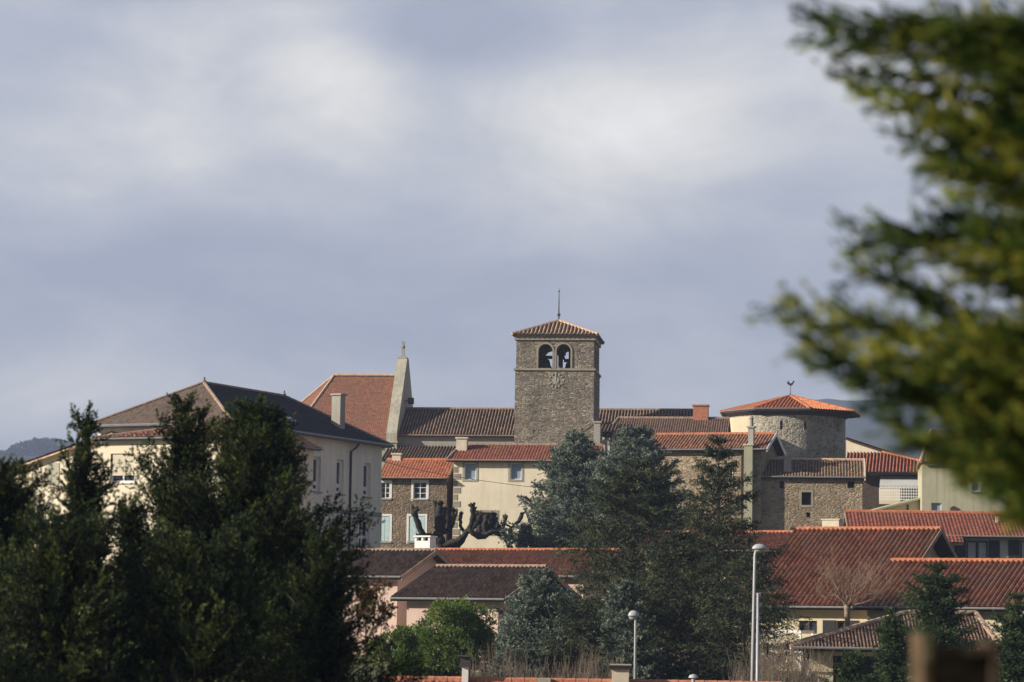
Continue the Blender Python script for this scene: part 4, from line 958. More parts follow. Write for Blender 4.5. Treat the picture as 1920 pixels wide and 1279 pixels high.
# ================================================================ vegetation
def unit(a): return a / (np.linalg.norm(a, axis=-1, keepdims=True) + 1e-9)
def leaf_mesh(name, P, D, Ln, Wd, tint, mat, parent, rs):
    n = len(P); D = unit(D); s = unit(np.cross(D, rs.normal(size=(n, 3)))); Ln = np.asarray(Ln)[:, None] * np.ones((n, 1)); Wd = np.asarray(Wd)[:, None] * np.ones((n, 1))
    V = np.stack([P, P + D * Ln * .45 + s * Wd * .5, P + D * Ln, P + D * Ln * .45 - s * Wd * .5], 1).reshape(-1, 3).astype(np.float32)
    me = bpy.data.meshes.new(name); me.vertices.add(4 * n); me.vertices.foreach_set('co', V.ravel())
    me.loops.add(4 * n); me.loops.foreach_set('vertex_index', np.arange(4 * n, dtype=np.int32))
    me.polygons.add(n); me.polygons.foreach_set('loop_start', np.arange(0, 4 * n, 4, dtype=np.int32)); me.polygons.foreach_set('loop_total', np.full(n, 4, np.int32))
    a = me.attributes.new('tint', 'FLOAT', 'POINT'); a.data.foreach_set('value', np.repeat(np.clip(tint, 0, 1), 4).astype(np.float32))
    me.update(); me.validate(); me.materials.append(mat)
    o = bpy.data.objects.new(name, me); COL.objects.link(o); o.parent = parent; return o

def sprays(O, Dr, Ls, st, rs, side_flat=None):
    """branch polylines -> foliage leaf arrays.  O,Dr: (n,3); Ls: (n,)"""
    LP, LD, LT, SP = [], [], [], []
    up = np.array([0, 0, 1.])
    for o, d, l in zip(O, Dr, Ls):
        d = d / np.linalg.norm(d); ns = max(4, int(l * st['sec']))
        s = st['s0'] + (1 - st['s0']) * (np.arange(ns) + rs.random(ns)) / ns
        bt = rs.normal(.5, .16)
        def pos(s): return o + d * (l * s)[:, None] + up * (st['curve'] * l * s * s - st['droop'] * l * s * s)[:, None]
        p = pos(s); tg = unit(d + up * ((st['curve'] - st['droop']) * 2 * s)[:, None])
        h = unit(np.cross(tg, up)); nr = unit(np.cross(h, tg))
        ang = rs.uniform(0, 2 * np.pi, ns) if st['round'] else np.where(rs.random(ns) < .5, 0, np.pi) + rs.normal(0, .45, ns)
        sd = h * np.cos(ang)[:, None] + nr * np.sin(ang)[:, None]
        a = R(st['sang']) + rs.normal(0, .18, ns)
        d2 = tg * np.cos(a)[:, None] + sd * np.sin(a)[:, None] + up * st['sup']
        l2 = l * st['l2'] * (1.12 - s) ** .7 * rs.uniform(.6, 1.25, ns) + st['l2min'] * rs.uniform(.5, 1.3, ns)
        SP.append((pos(np.linspace(0, .9, 5)), l))
        nt = st['tw']; M = st['lv']
        q = (np.arange(nt) + .5) / nt
        p3 = p[:, None] + unit(d2)[:, None] * (l2[:, None] * q)[..., None] + up * (-st['hang'] * l2[:, None] * q * q)[..., None]
        p3 = p3 + rs.normal(0, st['l2min'] * .10, p3.shape)
        d3 = unit(d2)[:, None] * .9 + rs.normal(0, st['spread'], p3.shape) + up * st['tup']
        p4 = np.repeat(p3.reshape(-1, 3), M, 0); d4 = unit(np.repeat(d3.reshape(-1, 3), M, 0)) + rs.normal(0, st['fan'], (len(p4), 3))
        tt = bt + .22 * rs.normal(size=ns); tt = tt[:, None] + .10 * rs.normal(size=(ns, nt)) + (q - .5)[None] * .25
        LP.append(p4); LD.append(d4); LT.append(np.repeat(tt.reshape(-1), M) + .06 * rs.normal(size=len(p4)))
    return np.concatenate(LP), np.concatenate(LD), np.concatenate(LT), SP

ST = dict(
    leyland=dict(sec=19, s0=.05, curve=.10, droop=0, round=True, sang=38, sup=.20, l2=.28, l2min=.13, tw=10, lv=8, hang=0, spread=.30, tup=.22, fan=.30, LL=.050, LW=.0105),
    spruce=dict(sec=6.5, s0=.15, curve=.12, droop=.06, round=False, sang=48, sup=.12, l2=.36, l2min=.26, tw=5, lv=9, hang=.1, spread=.35, tup=.35, fan=.5, LL=.17, LW=.045),
    cedar=dict(sec=9, s0=.18, curve=.02, droop=.10, round=False, sang=52, sup=-.02, l2=.34, l2min=.20, tw=6, lv=5, hang=.30, spread=.38, tup=-.10, fan=.35, LL=.12, LW=.026),
    fir=dict(sec=11, s0=.12, curve=.03, droop=.12, round=False, sang=48, sup=.0, l2=.30, l2min=.15, tw=7, lv=5, hang=.20, spread=.35, tup=-.05, fan=.35, LL=.085, LW=.020),
)
def conifer(name, label, base, top, rmax, style, mat, seed, nb=220, e0=10, e1=50, prof=1.0, tmin=.05, group=None, cat='tree', bark=None, rtop=.05, lean=(0, 0), twk=None, minlen=.35):
    rs = np.random.default_rng(seed); st = dict(ST[style]); st.update(twk or {})
    base = Vector(base); E = empty(name, base, 0, label, cat, group); H = top - base.z
    ax = np.array([lean[0], lean[1], H])
    t = np.sort(tmin + (1 - tmin) * rs.random(nb) ** .95); t[-1] = .985; t[-2] = .97
    if style in ('spruce', 'cedar', 'fir'): q = max(.35, H * .055) / H; t = np.clip(np.round(t / q) * q + rs.normal(0, q * .10, nb), tmin * .8, .985)
    az = np.arange(nb) * 2.399 + rs.normal(0, .4, nb)
    lump = 1 + .24 * np.sin(az * 2 + t * 23 + seed) + .16 * np.sin(t * 51 + seed * 2 + az)
    r = rmax * ((1 - t) ** prof + rtop) * lump * rs.uniform(.72, 1.14, nb)
    el = R(e0) + (R(e1) - R(e0)) * t + rs.normal(0, .10, nb)
    Dr = np.stack([np.cos(az) * np.cos(el), np.sin(az) * np.cos(el), np.sin(el)], 1); Ls = np.maximum(r / np.maximum(np.cos(el), .35), minlen * rs.uniform(.7, 1.2, nb))
    O = ax[None] * t[:, None]; O[:, 2] -= (Ls * np.sin(el) * .6) * (O[:, 2] > H * .25)
    O = np.vstack([O, ax * .93]); Dr = np.vstack([Dr, [[.03, 0, 1]]]); Ls = np.append(Ls, H * .07)
    P, D, tt, SP = sprays(O, Dr, Ls, st, rs)
    if style in ('leyland', 'fir'):           # thicker old growth inside the crown
        q = rs.random(len(P)) < .10; ll = np.where(q, 2.0, 1.0); ww = np.where(q, 3.4, 1.0); P = np.where(q[:, None], P * [.5, .5, .95] + ax * [.5, .5, 0] * (P[:, 2:3] / H), P)
    else: ll = ww = 1.0
    n = len(P); leaf_mesh('crown', P, D, ll * st['LL'] * rs.uniform(.6, 1.35, n), ww * st['LW'] * rs.uniform(.7, 1.3, n), tt, mat, E, rs)
    mb = MB(); k = 10; wob = rs.normal(0, .03, (k + 1, 2)); rb = max(.09, H * .018)
    mb.tube([(ax[0] * i / k + wob[i, 0], ax[1] * i / k + wob[i, 1], H * .985 * i / k - (.3 if i == 0 else 0)) for i in range(k + 1)], [rb * (1 - .93 * i / k) for i in range(k + 1)], 8)
    mb.build('trunk', bark or m_bark, E, smooth=True)
    mb = MB()
    for pts, l in SP[::1]: mb.tube(pts, [max(.006, .018 * l ** .5 * (1 - .8 * i / 4)) for i in range(5)], 4, False)
    mb.build('limbs', bark or m_bark, E)
    return E
f_ley = foliage('cypress_foliage', [(0, (.007, .013, .006)), (.4, (.017, .031, .012)), (.72, (.040, .064, .018)), (1, (.13, .15, .035))], .22)
f_blue = foliage('blue_spruce_foliage', [(0, (.042, .060, .052)), (.35, (.10, .135, .112)), (.7, (.20, .24, .19)), (1, (.30, .33, .25))], .12)
f_cedar = foliage('cedar_foliage', [(0, (.018, .028, .022)), (.45, (.042, .060, .036)), (.8, (.09, .105, .05)), (1, (.16, .165, .08))], .18)
f_fir = foliage('fir_foliage', [(0, (.018, .036, .018)), (.45, (.035, .065, .028)), (.8, (.065, .10, .038)), (1, (.10, .13, .05))], .2)
f_shrub = foliage('shrub_foliage', [(0, (.035, .065, .014)), (.45, (.08, .135, .026)), (.8, (.15, .21, .045)), (1, (.24, .28, .08))], .3)
f_brown = foliage('withered_foliage', [(0, (.07, .035, .02)), (.6, (.16, .085, .05)), (1, (.32, .24, .17))], .3)
f_near = foliage('golden_cypress_foliage', [(0, (.014, .032, .010)), (.38, (.048, .095, .022)), (.66, (.17, .23, .042)), (1, (.46, .43, .08))], .38)

def at(px, py, D, gz=None):
    p = W(px, py, D); return (p.x, p.y, ground_z(p.x, p.y) - .1 if gz is None else gz)
def tz(px, py, D): return W(px, py, D).z
# blue spruces
conifer('blue_spruce', 'dense blue-grey spruce against the cream house wall', at(1078, 1000, 190), tz(1088, 815, 190), 4.2, 'spruce', f_blue, 3, nb=420, e0=0, e1=45, prof=.72, group='blue spruces', tmin=.1)
conifer('blue_spruce', 'dense tall blue-grey spruce just left of the ochre stone house', at(1190, 1000, 187), tz(1188, 808, 187), 4.7, 'spruce', f_blue, 4, nb=420, e0=0, e1=45, prof=.72, group='blue spruces', tmin=.1)
conifer('blue_spruce', 'smaller blue spruce in front of the brown-roofed gable, beside the rounded shrub', at(1010, 1200, 126), tz(1010, 1076, 126), 2.9, 'spruce', f_blue, 5, nb=280, e0=8, e1=50, prof=.8, group='blue spruces', tmin=.05, twk=dict(LL=.12, LW=.034, sec=11))
conifer('blue_spruce', 'narrow blue-grey spruce behind the short street lamp', at(1170, 1200, 121), tz(1172, 1098, 121), 1.7, 'spruce', f_blue, 6, nb=170, e0=12, e1=55, prof=.7, group='blue spruces', twk=dict(LL=.11, LW=.03, sec=11))
conifer('blue_spruce', 'low blue spruce tip beside the right plane tree', at(985, 1000, 188), tz(985, 990, 188), 1.0, 'spruce', f_blue, 8, nb=90, e0=20, e1=55, prof=.7, group='blue spruces')
# dark cedars in the middle
conifer('cedar', 'big dark wispy cedar in the middle, covering the red roof, its trunk showing', at(1188, 1200, 135), tz(1195, 862, 135), 4.5, 'cedar', f_cedar, 12, nb=360, e0=0, e1=32, prof=.5, group='dark cedars', tmin=.1)
conifer('cedar', 'tall thin-topped dark cedar rising in front of the ochre stone house', at(1345, 1200, 131), tz(1350, 818, 131), 3.7, 'cedar', f_cedar, 15, nb=300, e0=0, e1=40, prof=.75, group='dark cedars', tmin=.1)
conifer('cedar', 'lower dark cedar between the short and tall street lamps', at(1275, 1200, 124), tz(1278, 1000, 124), 3.9, 'cedar', f_cedar, 18, nb=330, e0=2, e1=38, prof=.6, group='dark cedars')
conifer('cedar', 'dark cedar with drooping boughs before the hall, beside the tall lamp', at(1395, 1240, 120), tz(1385, 1050, 120), 3.0, 'cedar', f_cedar, 21, nb=130, e0=-2, e1=30, prof=.4, group='dark cedars')
conifer('cedar', 'dark evergreen low down between the rounded shrub and the cedars', at(1085, 1250, 117), tz(1090, 1105, 117), 2.0, 'cedar', f_cedar, 24, nb=130, e0=5, e1=45, prof=.6, group='dark cedars')
# firs lower right
conifer('fir', 'dark green fir with a pointed tip and drooping boughs in front of the red wing', at(1757, 1230, 100), tz(1752, 1058, 100), 3.0, 'fir', f_fir, 31, nb=320, e0=-14, e1=36, prof=.66, group='small firs', tmin=.08)
conifer('fir', 'bushy green fir standing before the bungalow wall', at(1672, 1260, 92), tz(1668, 1142, 92), 1.25, 'fir', f_fir, 33, nb=240, e0=5, e1=50, prof=.6, group='small firs')
conifer('fir', 'spreading fir at the right edge in front of the tiled outbuilding', at(1905, 1260, 96), tz(1893, 1112, 96), 2.2, 'fir', f_fir, 37, nb=260, e0=-4, e1=38, prof=.6, group='small firs')
conifer('fir', 'low yellow-green conifer at the bottom in front of the carport', at(1600, 1279, 86), tz(1605, 1222, 86), 1.2, 'fir', f_fir, 39, nb=200, e0=15, e1=55, prof=.5, group='small firs')
# left foreground cypresses
G1 = 'dark cypresses at the left'
conifer('cypress', 'slender cypress with a thin bare-stemmed leader tip in front of the pale annex', at(160, 1200, 42), tz(138, 772, 42), 2.6, 'leyland', f_ley, 41, nb=230, e0=-5, e1=42, prof=.95, group=G1, lean=(-.10, 0), tmin=.2, rtop=.03, minlen=.22)
conifer('cypress', 'tall cypress with thin pale top boughs in front of the school wing', at(338, 1200, 45), tz(338, 752, 45), 2.05, 'leyland', f_ley, 43, nb=340, e0=0, e1=40, prof=.62, rtop=.03, group=G1, tmin=.2, minlen=.3)
conifer('cypress', 'broad bushy dark cypress before the long school facade, the widest one', at(468, 1200, 43), tz(462, 765, 43), 3.6, 'leyland', f_ley, 47, nb=620, e0=-8, e1=45, prof=.76, rtop=.02, group=G1, tmin=.12)
conifer('cypress', 'dark cypress whose twin tip stands right of the widest one', at(515, 1200, 44.5), tz(512, 797, 44.5), 1.35, 'leyland', f_ley, 53, nb=240, e0=0, e1=48, prof=.75, rtop=.02, group=G1, tmin=.12)
conifer('cypress', 'squat dark cypress sloping down towards the brown roofs', at(605, 1250, 41), tz(604, 1010, 41), 1.35, 'leyland', f_ley, 59, nb=280, e0=-5, e1=45, prof=.5, group=G1)
conifer('cypress', 'dark cypress cut by the left edge of the picture', at(0, 1250, 39), tz(5, 885, 39), 1.9, 'leyland', f_ley, 61, nb=320, e0=0, e1=50, prof=.55, group=G1)
conifer('cypress', 'short dark cypress in the notch left of the big clump', at(238, 1250, 40), tz(232, 945, 40), .95, 'leyland', f_ley, 67, nb=220, e0=0, e1=50, prof=.7, group=G1)
conifer('cypress', 'low dark cypress below the slender one, filling the bottom left', at(110, 1279, 37), tz(85, 985, 37), 1.8, 'leyland', f_ley, 71, nb=300, e0=0, e1=50, prof=.45, group=G1)
conifer('cypress', 'low dark cypress in front of the widest one at the bottom edge', at(360, 1279, 37.5), tz(350, 1020, 37.5), 2.0, 'leyland', f_ley, 73, nb=320, e0=0, e1=50, prof=.45, group=G1)

# broad-leaved shrubs
def shrub(name, label, px, py, D, rx, rz, mat, seed, n=4200, LL=.10, LW=.06, cat='shrub', lumps=16, group=None, hollow=.5):
    rs = np.random.default_rng(seed); c = W(px, py, D); gz = ground_z(c.x, c.y); E = empty(name, (c.x, c.y, gz), 0, label, cat, group)
    cc = np.array([0, 0, c.z - gz]); C = unit(rs.normal(size=(lumps, 3))) * np.array([rx, rx, rz]) * rs.uniform(.45, .82, (lumps, 1)); r = rs.uniform(.26, .46, lumps) * min(rx, rz)
    tl = rs.normal(.5, .16, lumps); i = rs.integers(0, lumps, n); d = unit(rs.normal(size=(n, 3)))
    P = cc + C[i] + d * (r[i] * rs.uniform(hollow, 1.05, n) ** .6)[:, None]
    M = 5; P4 = np.repeat(P, M, 0) + rs.normal(0, LL * .5, (n * M, 3)); D4 = np.repeat(d, M, 0) + rs.normal(0, .6, (n * M, 3)) + [0, 0, .25]
    t = np.repeat(tl[i] + .14 * rs.normal(size=n), M)
    leaf_mesh('crown', P4, D4, LL * rs.uniform(.6, 1.3, n * M), LW * rs.uniform(.6, 1.3, n * M), t, mat, E, rs)
    mb = MB()
    for k in range(lumps):
        e = cc + C[k]; mb.tube([(rs.normal(0, .05), rs.normal(0, .05), -.2), tuple(e * [.4, .4, .6]), tuple(e)], [.09 * min(1, rx / 2), .05 * min(1, rx / 2), .015 * min(1, rx)], 5)
    mb.build('trunk', m_bark, E); return E
shrub('round_shrub', 'rounded bright green evergreen shrub in front of the pink wall', 838, 1205, 116, 2.25, 1.75, f_shrub, 81, n=9000, lumps=34)
shrub('round_shrub', 'small bright green bush low at the left of the rounded one', 745, 1225, 112, 1.1, 1.3, f_shrub, 83, n=3000, lumps=14)
shrub('withered_bush', 'brown-leaved bush at the right flank of the dark cypresses', 705, 1125, 47, .32, .42, f_brown, 85, n=420, LL=.06, LW=.035, lumps=9)

# bare twigs
def twig_tree(mb, p, d, l, r, depth, rs, spread=.5, n=3, up=.12):
    q = p + d * l; m = p + d * l * .5 + rs.normal(0, l * .05, 3)
    mb.tube([tuple(p), tuple(m), tuple(q)], [r, r * .85, r * .65], 5 if depth > 2 else 3, False)
    if depth == 0: return
    for k in range(n + (rs.random() < .5)):
        dd = unit(d + rs.normal(0, spread, 3) + [0, 0, up]); o = p + (q - p) * rs.uniform(.45, 1) if k else q
        twig_tree(mb, o, dd, l * rs.uniform(.6, .85), r * .6, depth - 1, rs, spread, n, up)
m_red = simple('reddish_twig_bark', (.20, .135, .10), .95, .3, 5)
c = W(1589, 1190, 127); gz = ground_z(c.x, c.y); E = empty('bare_tree', (c.x, c.y, gz), 0, 'leafless pruned tree with a fan of pale twigs before the hall roof', 'tree')
rs = np.random.default_rng(91); zk = W(1593, 1138, 127).z - gz
mb = MB(); mb.tube([(.1, 0, -.2), (.05, 0, zk * .5), (-.02, 0, zk - .1), (0, 0, zk + .12)], [.14, .12, .13, .19], 10); mb.build('trunk', m_barkl, E, smooth=True)
mb = MB()
for k in range(17):
    a = k * 2.4; e = rs.uniform(.12, 1.35); d = np.array([math.cos(a) * math.cos(e), math.sin(a) * math.cos(e), math.sin(e)]); twig_tree(mb, np.array([0, 0, zk]) + d * .1, d, rs.uniform(.72, 1.0), .028, 5, rs, .38, 2, .16)
mb.build('branches', m_red, E)
m_twig = simple('thicket_twigs', (.105, .082, .066), .95, .3, 4)
mb = MB(); rs = np.random.default_rng(95)
for (x0, x1, ytop, D0, n) in ((865, 1150, 1205, 113, 100), (1428, 1520, 1175, 111, 65), (1390, 1430, 1205, 112, 20)):
    for k in range(n):
        x = rs.uniform(x0, x1); D = D0 + rs.uniform(-3, 3); p = W(x, 1290, D); gz = ground_z(p.x, p.y); top = W(x, ytop + rs.uniform(-12, 55), D).z
        d = unit(np.array([rs.normal(0, .13), rs.normal(0, .13), 1])); l = (top - gz) * .42
        twig_tree(mb, np.array([p.x, p.y, gz]), d, l, .018, 2, rs, .22, 3, .5)
T(mb.build('bare_thicket', m_twig), 'tangle of leafless brown twigs along the bottom, below the trees and lamps', 'undergrowth', kind='stuff')

# pollarded plane trees (limbs laid out in space)
def plane_tree(label, limbs, D, trunk_px, seed):
    rs = np.random.default_rng(seed); c = W(trunk_px[0], trunk_px[1], D); gz = ground_z(c.x, c.y); E = empty('plane_tree', (c.x, c.y, gz), 0, label, 'tree', 'pollarded plane trees'); E0 = Vector((c.x, c.y, gz))
    for i, (pts, r0, r1, dy) in enumerate(limbs):
        P = [W(x, y, D + dy * k / (len(pts) - 1)) - E0 for k, (x, y) in enumerate(pts)]; s = D / FPX
        if i == 0: P.insert(0, Vector((P[0].x, P[0].y, -.3)))
        Q = []; rr = []; n = len(P)
        for k in range(n - 1):
            for j in range(6):
                t = j / 6; p0, p1, p2, p3 = P[max(k - 1, 0)], P[k], P[k + 1], P[min(k + 2, n - 1)]
                q = .5 * ((2 * p1) + (p2 - p0) * t + (2 * p0 - 5 * p1 + 4 * p2 - p3) * t * t + (3 * p1 - p0 - 3 * p2 + p3) * t ** 3); Q.append(q + Vector(rs.normal(0, .018, 3)))
                rr.append(s * (r0 + (r1 - r0) * (k + t) / (n - 1)) * rs.uniform(.86, 1.16))
        Q.append(P[-1]); rr.append(s * r1 * .9)
        mb = MB(); mb.tube(Q, rr, 9)
        if i:
            tip = P[-1]
            for q in range(6):
                d = Vector((rs.normal(0, .6), rs.normal(0, .6), rs.uniform(.2, 1))).normalized(); mb.tube([tip - d * .08, tip + d * s * r1 * 1.1, tip + d * s * r1 * 2.0], [s * r1 * .75, s * r1 * .6, s * r1 * .2], 6)
            for q in range(9):
                d = Vector((rs.normal(0, .35), rs.normal(0, .35), 1)).normalized(); l = rs.uniform(.12, .42); o_ = tip + Vector(rs.normal(0, s * r1 * .5, 3)); mb.tube([o_, o_ + d * l * .5 + Vector(rs.normal(0, .02, 3)), o_ + d * l], [.014, .011, .006], 4)
        mb.build('trunk' if i == 0 else 'limb', m_barkd, E, smooth=True)
plane_tree('gnarled black pollarded plane tree with upright knobbly stubs, beside the white chimney',
    [([(826, 1040), (824, 1012), (823, 998)], 10, 9, 0), ([(823, 1002), (822, 975), (824, 960), (825, 946)], 9, 5, -.2), ([(820, 985), (818, 962), (815, 944)], 6, 3.5, .4), ([(822, 1004), (806, 1005), (793, 1002), (784, 982), (776, 958)], 5, 6, -.8),
     ([(826, 1000), (840, 994), (847, 985), (849, 972), (848, 959)], 5, 4.5, .7), ([(847, 985), (852, 972), (856, 961)], 3.5, 2.5, .6), ([(829, 996), (832, 975), (833, 956)], 6, 4, .8), ([(824, 1022), (845, 1018), (860, 1012), (872, 1001), (882, 986), (886, 968), (886, 950)], 6, 4.5, -1.2),
     ([(872, 999), (865, 989), (863, 976), (864, 965)], 3, 3.4, .8), ([(826, 1028), (848, 1026), (862, 1021), (874, 1004)], 4.5, 4, .5), ([(877, 998), (890, 988), (893, 970), (889, 955)], 5, 3.5, .9), ([(800, 1003), (790, 1006), (782, 1004)], 3, 2, -.5)], 197, (826, 1040), 101)
plane_tree('gnarled pollarded plane tree with arching limbs, the one beside the blue spruce',
    [([(960, 1042), (955, 1022), (949, 1010)], 6, 5.5, 0), ([(950, 1012), (936, 1001), (922, 998), (908, 1006), (896, 1006), (884, 998)], 5, 4.5, -1), ([(950, 1010), (944, 996), (938, 987), (927, 982)], 4.2, 3, .6), ([(941, 992), (946, 980), (947, 971)], 3, 4, -.3),
     ([(954, 1014), (956, 998), (963, 986), (974, 976), (978, 966)], 3, 4, .5), ([(960, 990), (950, 984), (940, 981)], 2, 1.6, .3), ([(958, 1020), (978, 1006), (994, 988), (992, 975), (986, 956)], 2.4, 3, .9), ([(925, 999), (921, 984), (925, 966)], 5.5, 4, .5),
     ([(912, 1003), (909, 985), (912, 972)], 6, 4.5, -.4), ([(898, 1004), (899, 985), (898, 966)], 6, 5, .6), ([(905, 1003), (916, 990), (918, 978)], 6, 4, .2), ([(934, 999), (934, 990), (930, 975)], 3.4, 3, .3), ([(890, 1002), (905, 995), (925, 995)], 6, 5, .4)], 196, (960, 1042), 103)

# distant wood on the left hill
rs = np.random.default_rng(111); P = []; Dd = []; tt = []
for k in range(150):
    x = rs.uniform(-60, 190) if k % 3 else rs.uniform(30, 138); D = rs.uniform(2280, 2330)
    h = (15 if 30 < x < 138 else 6) * (.55 + .45 * math.sin(max(0, min(1, (x - 25) / 118)) * math.pi)) * rs.uniform(.7, 1)
    b_ = W(x, 850, D); m_ = 220; d = unit(rs.normal(size=(m_, 3))); q = np.array([b_.x, b_.y, b_.z - 3]) + [0, 0, h * .45] + d * [5, 5, h * .5] * rs.uniform(.6, 1, (m_, 1)); P.append(q); Dd.append(d); tt.append(rs.random(m_))
Ew = leaf_mesh('distant_wood', np.concatenate(P), np.concatenate(Dd), np.full(150 * 220, 3.2), np.full(150 * 220, 2.4), np.concatenate(tt), f_cedar, None, rs)
T(Ew, 'hazy wood along the crest of the hill at the far left', 'wood', kind='stuff')

# ================================================================ street furniture
def lamp(label, px, ytop, D, hx, hy, hw, hh, r, side, xb):
    p = W(px, ytop, D); gz = ground_z(p.x, p.y); E = empty('street_lamp', (p.x, p.y, gz), 0, label, 'street lamp', 'street lamps'); s = D / FPX
    h = W(hx, hy, D); zt = h.z - gz; hd = (h.x - p.x)
    b_ = W(xb, 1279, D); dx = (b_.x - p.x) / (b_.z - p.z)
    mb = MB(); mb.tube([(dx * (0 - (p.z - gz)) * .6, 0, 0), (0, 0, p.z - gz), (hd * .3, 0, zt - .02)], [r * 1.5, r * .8, r * .7], 12); mb.build('pole', m_galv, E, smooth=True)
    W_, H_ = hw * s / 2, hh * s
    mb = MB(); k = 20
    prof = [(.02, H_ * .62), (.5, H_ * .55), (.85, H_ * .32), (1, 0.02), (.97, -.01)]
    mb.add([(hd + W_ * q * math.cos(2 * math.pi * j / k), W_ * .6 * q * math.sin(2 * math.pi * j / k), zt + z) for q, z in prof for j in range(k)],
           [(i * k + j, i * k + (j + 1) % k, (i + 1) * k + (j + 1) % k, (i + 1) * k + j) for i in range(len(prof) - 1) for j in range(k)] + [tuple(range(k)), tuple(4 * k + j for j in range(k))])
    mb.build('lamp_hood', m_galv, E, smooth=True)
    mb = MB(); prof = [(.88, -.012), (.82, -H_ * .22), (.5, -H_ * .40), (.05, -H_ * .46)]; c = hd + W_ * .08 * side
    mb.add([(c + W_ * .9 * q * math.cos(2 * math.pi * j / k), W_ * .52 * q * math.sin(2 * math.pi * j / k), zt + z) for q, z in prof for j in range(k)],
           [(i * k + j, i * k + (j + 1) % k, (i + 1) * k + (j + 1) % k, (i + 1) * k + j) for i in range(len(prof) - 1) for j in range(k)] + [tuple(range(k)), tuple(3 * k + j for j in range(k))])
    mb.build('lamp_glass', simple('frosted_lamp_glass', (.42, .44, .38), .3, .05), E, smooth=True)
lamp('tall grey street lamp with a flat oval head, in front of the lodge', 1415.5, 1040, 100, 1424, 1029, 28, 15, .062, 1, 1409)
lamp('short grey street lamp with a domed head, in front of the dark cedars', 1191.5, 1166, 112, 1188, 1155, 21, 17, .055, -1, 1191)
lamp('distant street lamp with a small white head among the cedar boughs', 1396, 1058, 139, 1386, 1049, 15, 10, .05, -1, 1396)
p = W(1421, 1112, 97); gz = ground_z(p.x, p.y); E = empty('steel_mast', (p.x, p.y, gz), 0, 'thin steel mast with small brackets standing just right of the tall lamp post', 'mast')
mb = MB(); mb.tube([(0, 0, 0), (0, 0, p.z - gz)], [.075, .04], 12); mb.build('pole', m_galv, E, smooth=True)
for q in (1114, 1133, 1158, 1190):
    z = W(1421, q, 97).z - gz; mb = MB(); mb.box(.05, .085, -.02, .02, z - .10, z + .05); mb.box(-.06, .051, -.02, .02, z - .02, z + .02); mb.build('bracket', m_galv, E)
p = W(1893, 1146, 140.5); E = empty('tv_antenna', p, 0, 'thin rooftop antenna mast on the red wing near the right edge', 'antenna')
s = 140 / FPX; mb = MB(); mb.tube([(0, 0, -.5), (0, 0, 43 * s)], .028, 6); mb.build('mast', m_galv, E)
mb = MB(); mb.tube([(0, 0, 42 * s), (20 * s, .1, 39 * s)], .018, 5)
for i in range(6): x = (1 + 3.4 * i) * s; mb.tube([(x, -.3, 42 * s - .02 * i), (x, .3, 42 * s - .02 * i)], .01, 4)
mb.build('boom', m_galv, E)
pts = []
a_, b_, c_ = W(706, 862, 196), W(850, 893, 205), W(1040, 918, 208)
for i in range(25):
    t = i / 24; pts.append(a_ * (1 - t) ** 2 + (b_ * 2 - (a_ + c_) / 2) * 2 * t * (1 - t) + c_ * t * t)
mb = MB(); mb.tube(pts, .022, 4); T(mb.build('overhead_cable', m_gutd), 'thin dark cable sagging across the cream house wall', 'cable')

# ================================================================ foreground: timber post and cypress boughs
m_edge = simple('brown_timber', (.065, .042, .024), .9, .5, 12)
p = W(1800, 1200, 7.4); gz = ground_z(p.x, p.y); E = empty('timber_post', (p.x, p.y, gz), R(8), 'weathered rust-brown timber post, very near and out of focus at the bottom right', 'post')
s = 7.4 / FPX; zt = W(1800, 1205, 7.4).z - gz; hw = 72 * s
mb = MB(); mb.box(-hw + .023, hw - .021, .012, .10, 0, zt - .02); mb.build('core', m_rust, E)
mb = MB(); mb.box(-hw, -hw + .022, -.01, .11, 0, zt + .018); mb.build('left_board', m_edge, E, 'sunlit brown edge board')
mb = MB(); mb.box(-hw - .001, -hw + .024, -.014, .112, zt + .0185, zt + .024); mb.box(-hw - .003, -hw + .024, -.016, -.0105, zt - .05, zt + .018); mb.build('moss', m_moss, E)
mb = MB(); mb.box(hw - .020, hw, -.008, .11, 0, zt + .004); mb.build('right_board', m_rust, E)
mb = MB(); mb.box(-hw + .023, hw - .021, -.004, .0115, zt - .035, zt - .012); mb.build('cross_rail', m_rust, E)
mb = MB(); mb.tube([(-hw + .015, -.018, zt - .03), (-hw + .015, -.009, zt - .03)], .006, 8); mb.build('nail', m_iron, E)

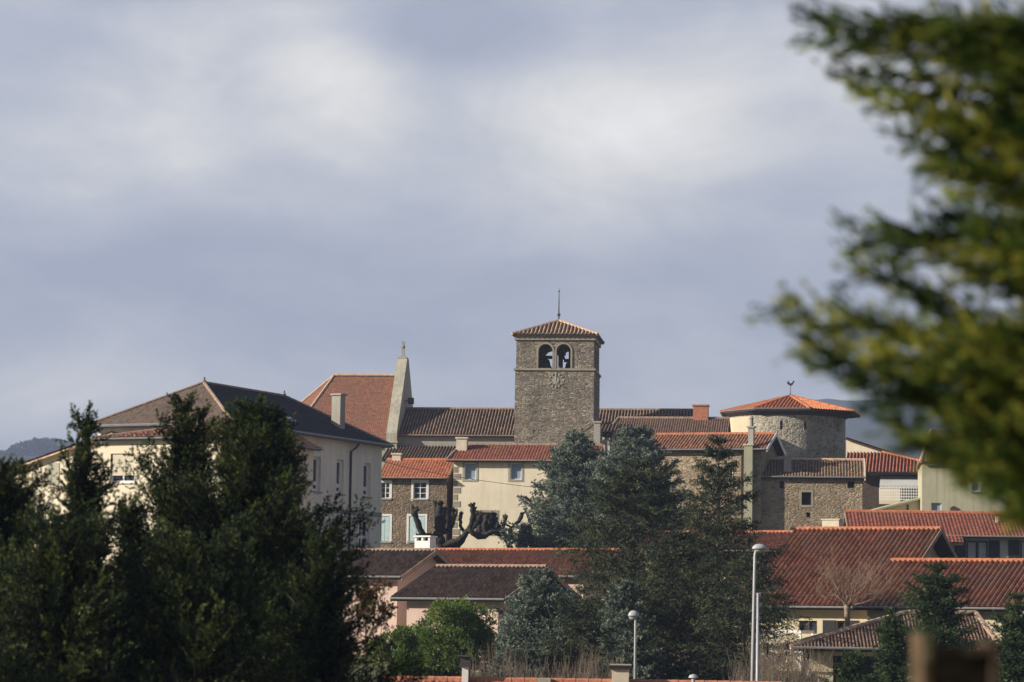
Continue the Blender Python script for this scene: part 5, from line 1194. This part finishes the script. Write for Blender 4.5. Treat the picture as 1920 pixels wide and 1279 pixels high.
D0 = 8.0; tp = W(2330, 800, D0); gz = ground_z(tp.x, tp.y); E = empty('golden_cypress', (tp.x, tp.y, gz), 0, 'out-of-focus golden-green cypress boughs hanging in from the right edge', 'tree')
E0 = np.array([tp.x, tp.y, gz]); rs = np.random.default_rng(131)
ztop = W(2300, -700, D0).z - gz
mb = MB(); mb.tube([(.1, 0, -.2), (.06, .02, 2), (0, 0, 3.6), (.02, 0, ztop)], [.16, .13, .09, .02], 12); mb.build('trunk', m_bark, E, smooth=True)
tips = [(1515, 48, -.3), (1545, 75, .1), (1580, 135, .2), (1640, 60, -.3), (1700, 45, .3), (1760, 40, -.4), (1830, 55, .5), (1660, 205, 0), (1690, 262, -.2), (1735, 310, .3), (1600, 170, .3), (1790, 120, 0), (1850, 200, .4),
        (1600, 445, 0), (1650, 430, .3), (1605, 520, -.2), (1640, 470, .2), (1760, 400, -.3), (1700, 560, .2), (1455, 585, 0), (1500, 650, .2), (1520, 690, -.2), (1560, 610, .3), (1595, 730, 0), (1650, 790, .2), (1700, 830, -.2), (1790, 350, .2), (1830, 450, -.4), (1800, 520, .3),
        (1780, 880, 0), (1850, 930, .2), (1900, 960, -.3), (1740, 700, .4), (1800, 640, -.5), (1750, 620, .3), (1640, 665, -.1), (1700, 740, .3), (1820, 760, .4), (1880, 860, -.4), (1790, 790, -.2), (1870, 620, .5), (1860, 330, -.5), (1900, 100, .5), (1900, 500, .4), (1910, 700, .2), (1840, 840, .3)]
tips = [(x + 22, y, d) for x, y, d in tips]
tips += [(rs.uniform(1770, 2000), rs.uniform(70, 330), rs.uniform(-.7, .7)) for _ in range(16)] + [(rs.uniform(1860, 2000), rs.uniform(330, 560), rs.uniform(-.7, .7)) for _ in range(8)] + [(rs.uniform(1770, 2000), rs.uniform(600, 850), rs.uniform(-.7, .7)) for _ in range(22)] + [(rs.uniform(1850, 2000), rs.uniform(830, 930), rs.uniform(-.6, .6)) for _ in range(10)]
O, Dr, Ls = [], [], []
for (x, y, dy) in tips:
    t = np.array(W(x, y, D0 + dy)) - E0; o = np.array([0.02, 0, t[2] - rs.uniform(-.05, .35) - .15 * (y > 500)]); O.append(o); Dr.append(t - o); Ls.append(np.linalg.norm(t - o))
for k in range(150):                      # the rest of the tree, out of frame
    a = rs.uniform(-1.9, 1.9); z = rs.uniform(.6, ztop - .2); l = 1.5 * (1 - z / ztop) ** .6 + .2; O.append([0, 0, z]); Dr.append([math.cos(a), math.sin(a), .45]); Ls.append(l)
O, Dr, Ls = np.array(O), np.array(Dr), np.array(Ls)
st = dict(ST['leyland'], sec=52, s0=.28, curve=0, l2=.10, l2min=.085, tw=11, lv=9, sup=.05, sang=27, spread=.11, tup=.03, fan=.14, LL=.028, LW=.0055)
P, D, tt, SP = sprays(O, Dr, Ls, st, rs); n = len(P)
leaf_mesh('crown', P, D, st['LL'] * rs.uniform(.6, 1.35, n), st['LW'] * rs.uniform(.7, 1.3, n), tt, f_near, E, rs)
mb = MB()
for pts, l in SP: mb.tube(pts, [max(.003, .012 * (1 - .85 * i / 4)) for i in range(5)], 5, False)
mb.build('limbs', m_bark, E)

# ================================================================ air
mb = MB(); mb.box(-5500, 5500, -90, 6100, -45, 340)
m = bpy.data.materials.new('haze_air'); m.use_nodes = True; t = m.node_tree; t.nodes.clear()
v = N(t, 'ShaderNodeVolumePrincipled'); v.inputs['Color'].default_value = (.46, .57, .86, 1); v.inputs['Density'].default_value = .00026; v.inputs['Anisotropy'].default_value = .1
o = N(t, 'ShaderNodeOutputMaterial'); L(t, v.outputs[0], o.inputs['Volume'])
T(mb.build('haze', m), kind='stuff')
